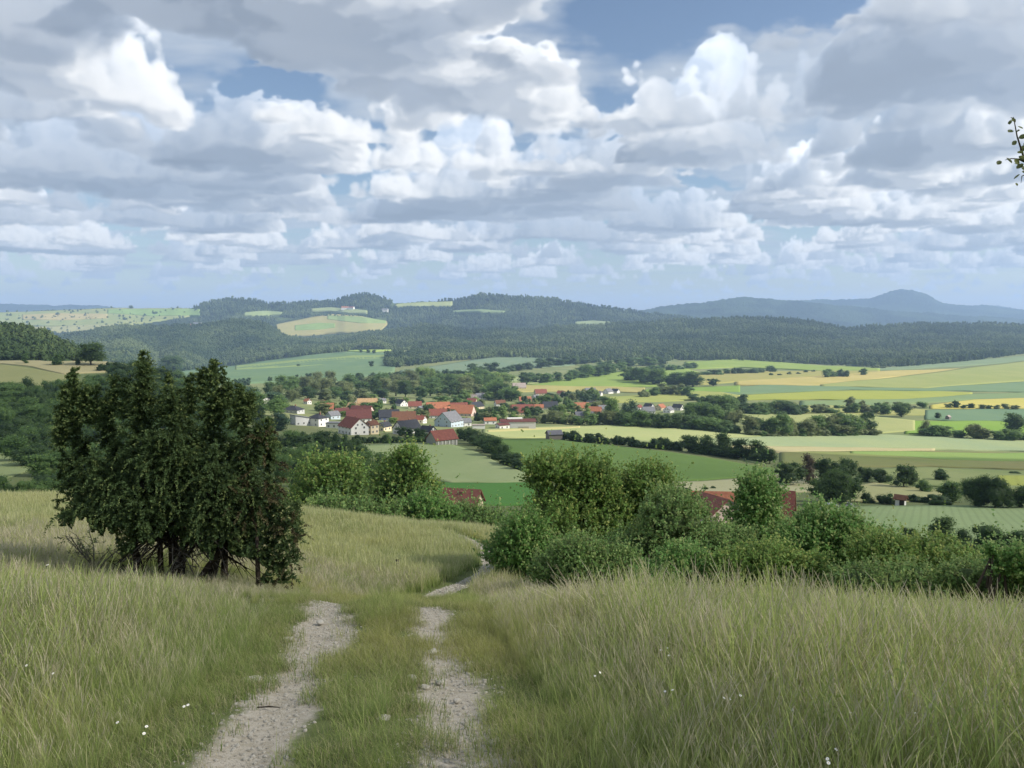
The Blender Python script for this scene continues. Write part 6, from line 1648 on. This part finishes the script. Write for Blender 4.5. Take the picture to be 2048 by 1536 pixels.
def stick(u, v, l, ang, label):
    P = ground_at(u, v); m = MB().tube([(-l / 2, 0, 0), (0, .012, .008), (l / 2, -.01, .02)], [.005, .006, .003], 6)
    o = link('stick', m.data('stick', BARK_DARK), None, (P[0], P[1], P[2] - .03), ang); tag(o, label, 'stick')
stick(537, 1409, .19, -.15, 'thin dark stick lying on the left rut')
pp = spot(785, 24.5); o = link('post', MB().box(-.05, .05, -.05, .05, -.1, .62).poly([(-.05, -.05, .62), (.05, -.05, .62), (.05, .05, .62), (-.05, .05, .62)][::1]).data('post', DEAD), None, pp); tag(o, 'short grey wooden post in the meadow left of the path bend', 'post')

PETAL = plain('white_petals', (.78, .78, .74), .8, .05); YEL = plain('yellow_disc', (.62, .42, .04), .8, .1); STEMG = plain('flower_stem', (.08, .13, .04), .8, .2)
def flower_meshes():
    m = MB()
    for k in range(13):
        a = 6.28 * k / 13; c, s = math.cos(a), math.sin(a); w = .005
        m.poly([(c * .006 - s * w, s * .006 + c * w, .002), (c * .006 + s * w, s * .006 - c * w, .002), (c * .022 + s * w, s * .022 - c * w, .004), (c * .026, s * .026, .002), (c * .022 - s * w, s * .022 + c * w, .004)])
    d = MB().tube([(0, 0, -.002), (0, 0, .006)], [.0075, .005], 10)
    s = MB().tube([(0, 0, -.5), (.01, 0, -.2), (0, 0, 0)], [.0016, .0014, .0012], 5)
    return m.data('petals', PETAL), d.data('disc', YEL), s.data('stem', STEMG)
FLW = flower_meshes()
def flower(u, v, label, group):
    """a flower head about 45 cm over the ground on that sight line"""
    dx, dy, dz = px_dir(u, v); a = dx / dy; t = dz / dy
    ys = np.linspace(2.6, 20, 700); g = CAM_Z + t * ys - H(a * ys, ys) - .46
    Y = ys[np.argmax(g < 0)] if (g < 0).any() else 9.
    z = CAM_Z + t * Y; root = empty('daisy', (a * Y, Y, z), label, 'flower', group, rnd.uniform(0, 6)); root.rotation_euler = (rnd.uniform(.1, .7), rnd.uniform(-.4, .4), rnd.uniform(-.6, .6))
    s = max(.30, Y / 15.)
    for nm, me in zip(('petals', 'disc', 'stem'), FLW): link(nm, me, root, None, 0, (s, s, s if nm != 'stem' else 1))
for k, (u, v) in enumerate(sorted([(1322, 1300), (1334, 1296), (1338, 1311), (1330, 1383), (1345, 1380), (1448, 1396), (1460, 1398), (1481, 1391), (1672, 1499), (1655, 1518), (1657, 1526), (1700, 1425), (1831, 1427), (1200, 1345), (1190, 1352), (1585, 1420), (1760, 1330)])):
    flower(u, v, f'{ORD[k]} white daisy from the left in the tall grass right of the track', 'daisies right of the track')
for k, (u, v) in enumerate(sorted([(293, 1453), (288, 1467), (376, 1410), (368, 1413), (83, 1219), (80, 1228), (106, 1347), (53, 1331), (12, 1233), (95, 1130), (160, 1190), (235, 1445)])):
    flower(u, v, f'{ORD[k]} white daisy from the left in the tall grass left of the track', 'daisies left of the track')

# ------------------------------------------------------------------ twig of the tree that stands just outside the right edge
def apple_twig():
    rng = np.random.default_rng(3); Y = 3.2
    def q(u, v, dy=0.):
        dx, dy_, dz = px_dir(u, v); return np.array([dx / dy_ * Y, Y + dy, CAM_Z + dz / dy_ * Y])
    bx = 3.35; base = np.array([bx, Y + .1, float(H(bx, Y + .1))])
    root = empty('apple_tree', base, 'young apple tree beside the track whose leafy twig hangs into the right edge', 'tree')
    L0 = lambda *p: [x - base for x in p]
    t = MB().tube(L0(base - [0, 0, .1], base + [.04, .02, .5], base + [.0, .03, 1.0], base + [.06, 0, 1.6], base + [.02, .04, 2.3], base + [.1, 0, 3.0]), [.055, .045, .04, .033, .022, .008], 8)
    link('trunk', t.data('trunk', BARK, True), root)
    main = [base + [.04, 0, 1.45], base + [-.28, -.02, 1.72], q(2420, 470), q(2230, 405), q(2120, 380), q(2062, 345), q(2046, 310), q(2034, 272), q(2027, 234)]
    for k in range(9):
        z0 = .9 + .2 * k; a = k * 2.4 + .3; dr = np.array([max(math.cos(a), -.35), math.sin(a), .55]) * rng.uniform(.55, .8) * (1.15 - .06 * k)
        s0 = base + [.03, .02, z0]
        link('branch', MB().tube(L0(s0, s0 + dr * .4 + [0, 0, .02], s0 + dr * .75 + rng.normal(0, .04, 3), s0 + dr + [0, 0, .1]), [.018, .013, .008, .003], 5).data('branch', BARK, True), root)
    lb = [(.25 + .3 * math.cos(k * 1.9), .42 * math.sin(k * 1.9), 1.35 + .17 * k, .42, .42, .34) for k in range(10)]
    link('crown', crown_data('crown', rng, lb, 700, 5, .08, .055, G_OLIVE, .03, rough=.3), root)
    link('branch', MB().tube(L0(*main), [.017, .014, .011, .008, .006, .005, .004, .003, .0015], 6).data('branch', BARK, True), root)
    side = [[q(2052, 325), q(2036, 318), q(2022, 317), q(2010, 320)], [q(2062, 345), q(2050, 350), q(2044, 352), q(2042, 366)]]
    for s in side: link('branch', MB().tube(L0(*s), [.004, .003, .002, .001], 5).data('branch', BARK, True), root)
    pos = [(2027, 234, 8), (2034, 235, 9), (2020, 242, 10), (2030, 247, 10), (2040, 252, 9), (2027, 263, 14), (2035, 265, 9), (2043, 277, 14), (2038, 287, 12), (2047, 290, 14), (2035, 305, 12), (2028, 320, 11), (2012, 318, 12), (2008, 327, 13), (2046, 312, 15), (2049, 322, 16), (2042, 323, 10), (2050, 335, 15), (2044, 345, 10), (2042, 356, 11), (2042, 364, 7), (2055, 300, 16), (2058, 318, 18), (2060, 335, 18), (2070, 350, 18), (2090, 365, 18), (2120, 372, 18), (2160, 375, 18), (2080, 340, 18), (2200, 380, 18)]
    for k, (u, v, w) in enumerate(pos):
        l = w * Y / 1538 * 1.25; m = MB(); n = 8; wd = l * .58
        pts = [(l * i / n, 0) for i in range(n + 1)]
        up = [(l * i / n, wd * .5 * math.sin(math.pi * (i / n) ** .8), .12 * l * math.sin(2 * i / n)) for i in range(1, n)]
        dn = [(x, -y, z) for x, y, z in up]
        sp = [(l * i / n, 0, -.06 * l * math.sin(math.pi * i / n)) for i in range(n + 1)]
        m.poly([sp[0]] + up + [sp[n]] + sp[n - 1:0:-1]); m.poly([sp[0]] + sp[1:n] + [sp[n]] + dn[::-1])
        o = link('leaf', m.data('leaf', G_OLIVE), root, tuple(q(u, v, rng.uniform(-.03, .03)) - base - np.array([l * .4, 0, 0])))
        o.rotation_euler = (rng.uniform(-1.4, 1.4), rng.uniform(-.9, .9), rng.uniform(-.8, .8))
apple_twig()

# ------------------------------------------------------------------ unseen cumulus, placed and shaped to shade the hill and near valley (up to the right, outside the frame)
def shade_cloud():
    rng = np.random.default_rng(21); k = Nodes('cloud_vapour')
    d = k.n('ShaderNodeBsdfDiffuse'); d.inputs[0].default_value = (.92, .92, .92, 1); t = k.n('ShaderNodeBsdfTranslucent'); t.inputs[0].default_value = (.92, .92, .92, 1)
    mx = k.n('ShaderNodeMixShader'); mx.inputs[0].default_value = .5; k.l(d.outputs[0], mx.inputs[1]); k.l(t.outputs[0], mx.inputs[2]); k.l(mx.outputs[0], k.out.inputs[0])
    zc = 900.; off = np.array(SUN_DIR) / SUN_DIR.z * (zc + 50); V, Fc, b = [], [], 0
    iv, jf = ico(3)
    pts = []
    for (x0, x1, y0, y1, n) in SHADE_AREAS:
        for i in range(n): pts.append((rng.uniform(x0, x1), rng.uniform(y0, y1)))
    for (x, y) in pts:
        r = rng.uniform(70, 120); c = np.array([x + off[0], y + off[1], zc + rng.uniform(-15, 60)])
        w = iv * (1 + .14 * np.sin(iv * 5 + rng.uniform(0, 6, 3)).sum(1, keepdims=True)) * np.array([r, r, r * .55]); w[:, 2] = np.maximum(w[:, 2], -r * .2)
        V.append(w + c); Fc.append(jf + b); b += len(iv)
    t2 = k.n('ShaderNodeBsdfTransparent'); m2 = k.n('ShaderNodeMixShader'); m2.inputs[0].default_value = .7; k.l(mx.outputs[0], m2.inputs[1]); k.l(t2.outputs[0], m2.inputs[2]); k.l(m2.outputs[0], k.out.inputs[0])
    # one skin round the whole heap
    o = link('cloud', mesh_data('cloud', np.concatenate(V), np.concatenate(Fc), k.m, None, True)); tag(o, 'unseen cumulus cloud shaped to shade the hill, up to the right', None, None, 'structure')
    r = o.modifiers.new('skin', 'REMESH'); r.mode = 'VOXEL'; r.voxel_size = 18
SHADE_AREAS = [(-480, 420, -90, 330, 95), (-480, 120, 330, 375, 12), (-520, -230, 380, 500, 10), (150, 420, 260, 330, 6)]
shade_cloud()

# ------------------------------------------------------------------ haze over the valley
def haze():
    k = Nodes('valley_air'); v = k.n('ShaderNodeVolumePrincipled')
    v.inputs['Color'].default_value = (.47, .66, 1.0, 1); v.inputs['Density'].default_value = HAZE; v.inputs['Anisotropy'].default_value = .1
    v.inputs['Density Attribute'].default_value = ''; v.inputs['Color Attribute'].default_value = '' if 'Color Attribute' in v.inputs else ''
    k.l(v.outputs[0], k.out.inputs['Volume'])
    o = link('haze', MB().box(-15000, 15000, -400, 19000, -1600, 560).data('haze', k.m)); o['kind'] = 'stuff'
HAZE = 8e-5
haze()
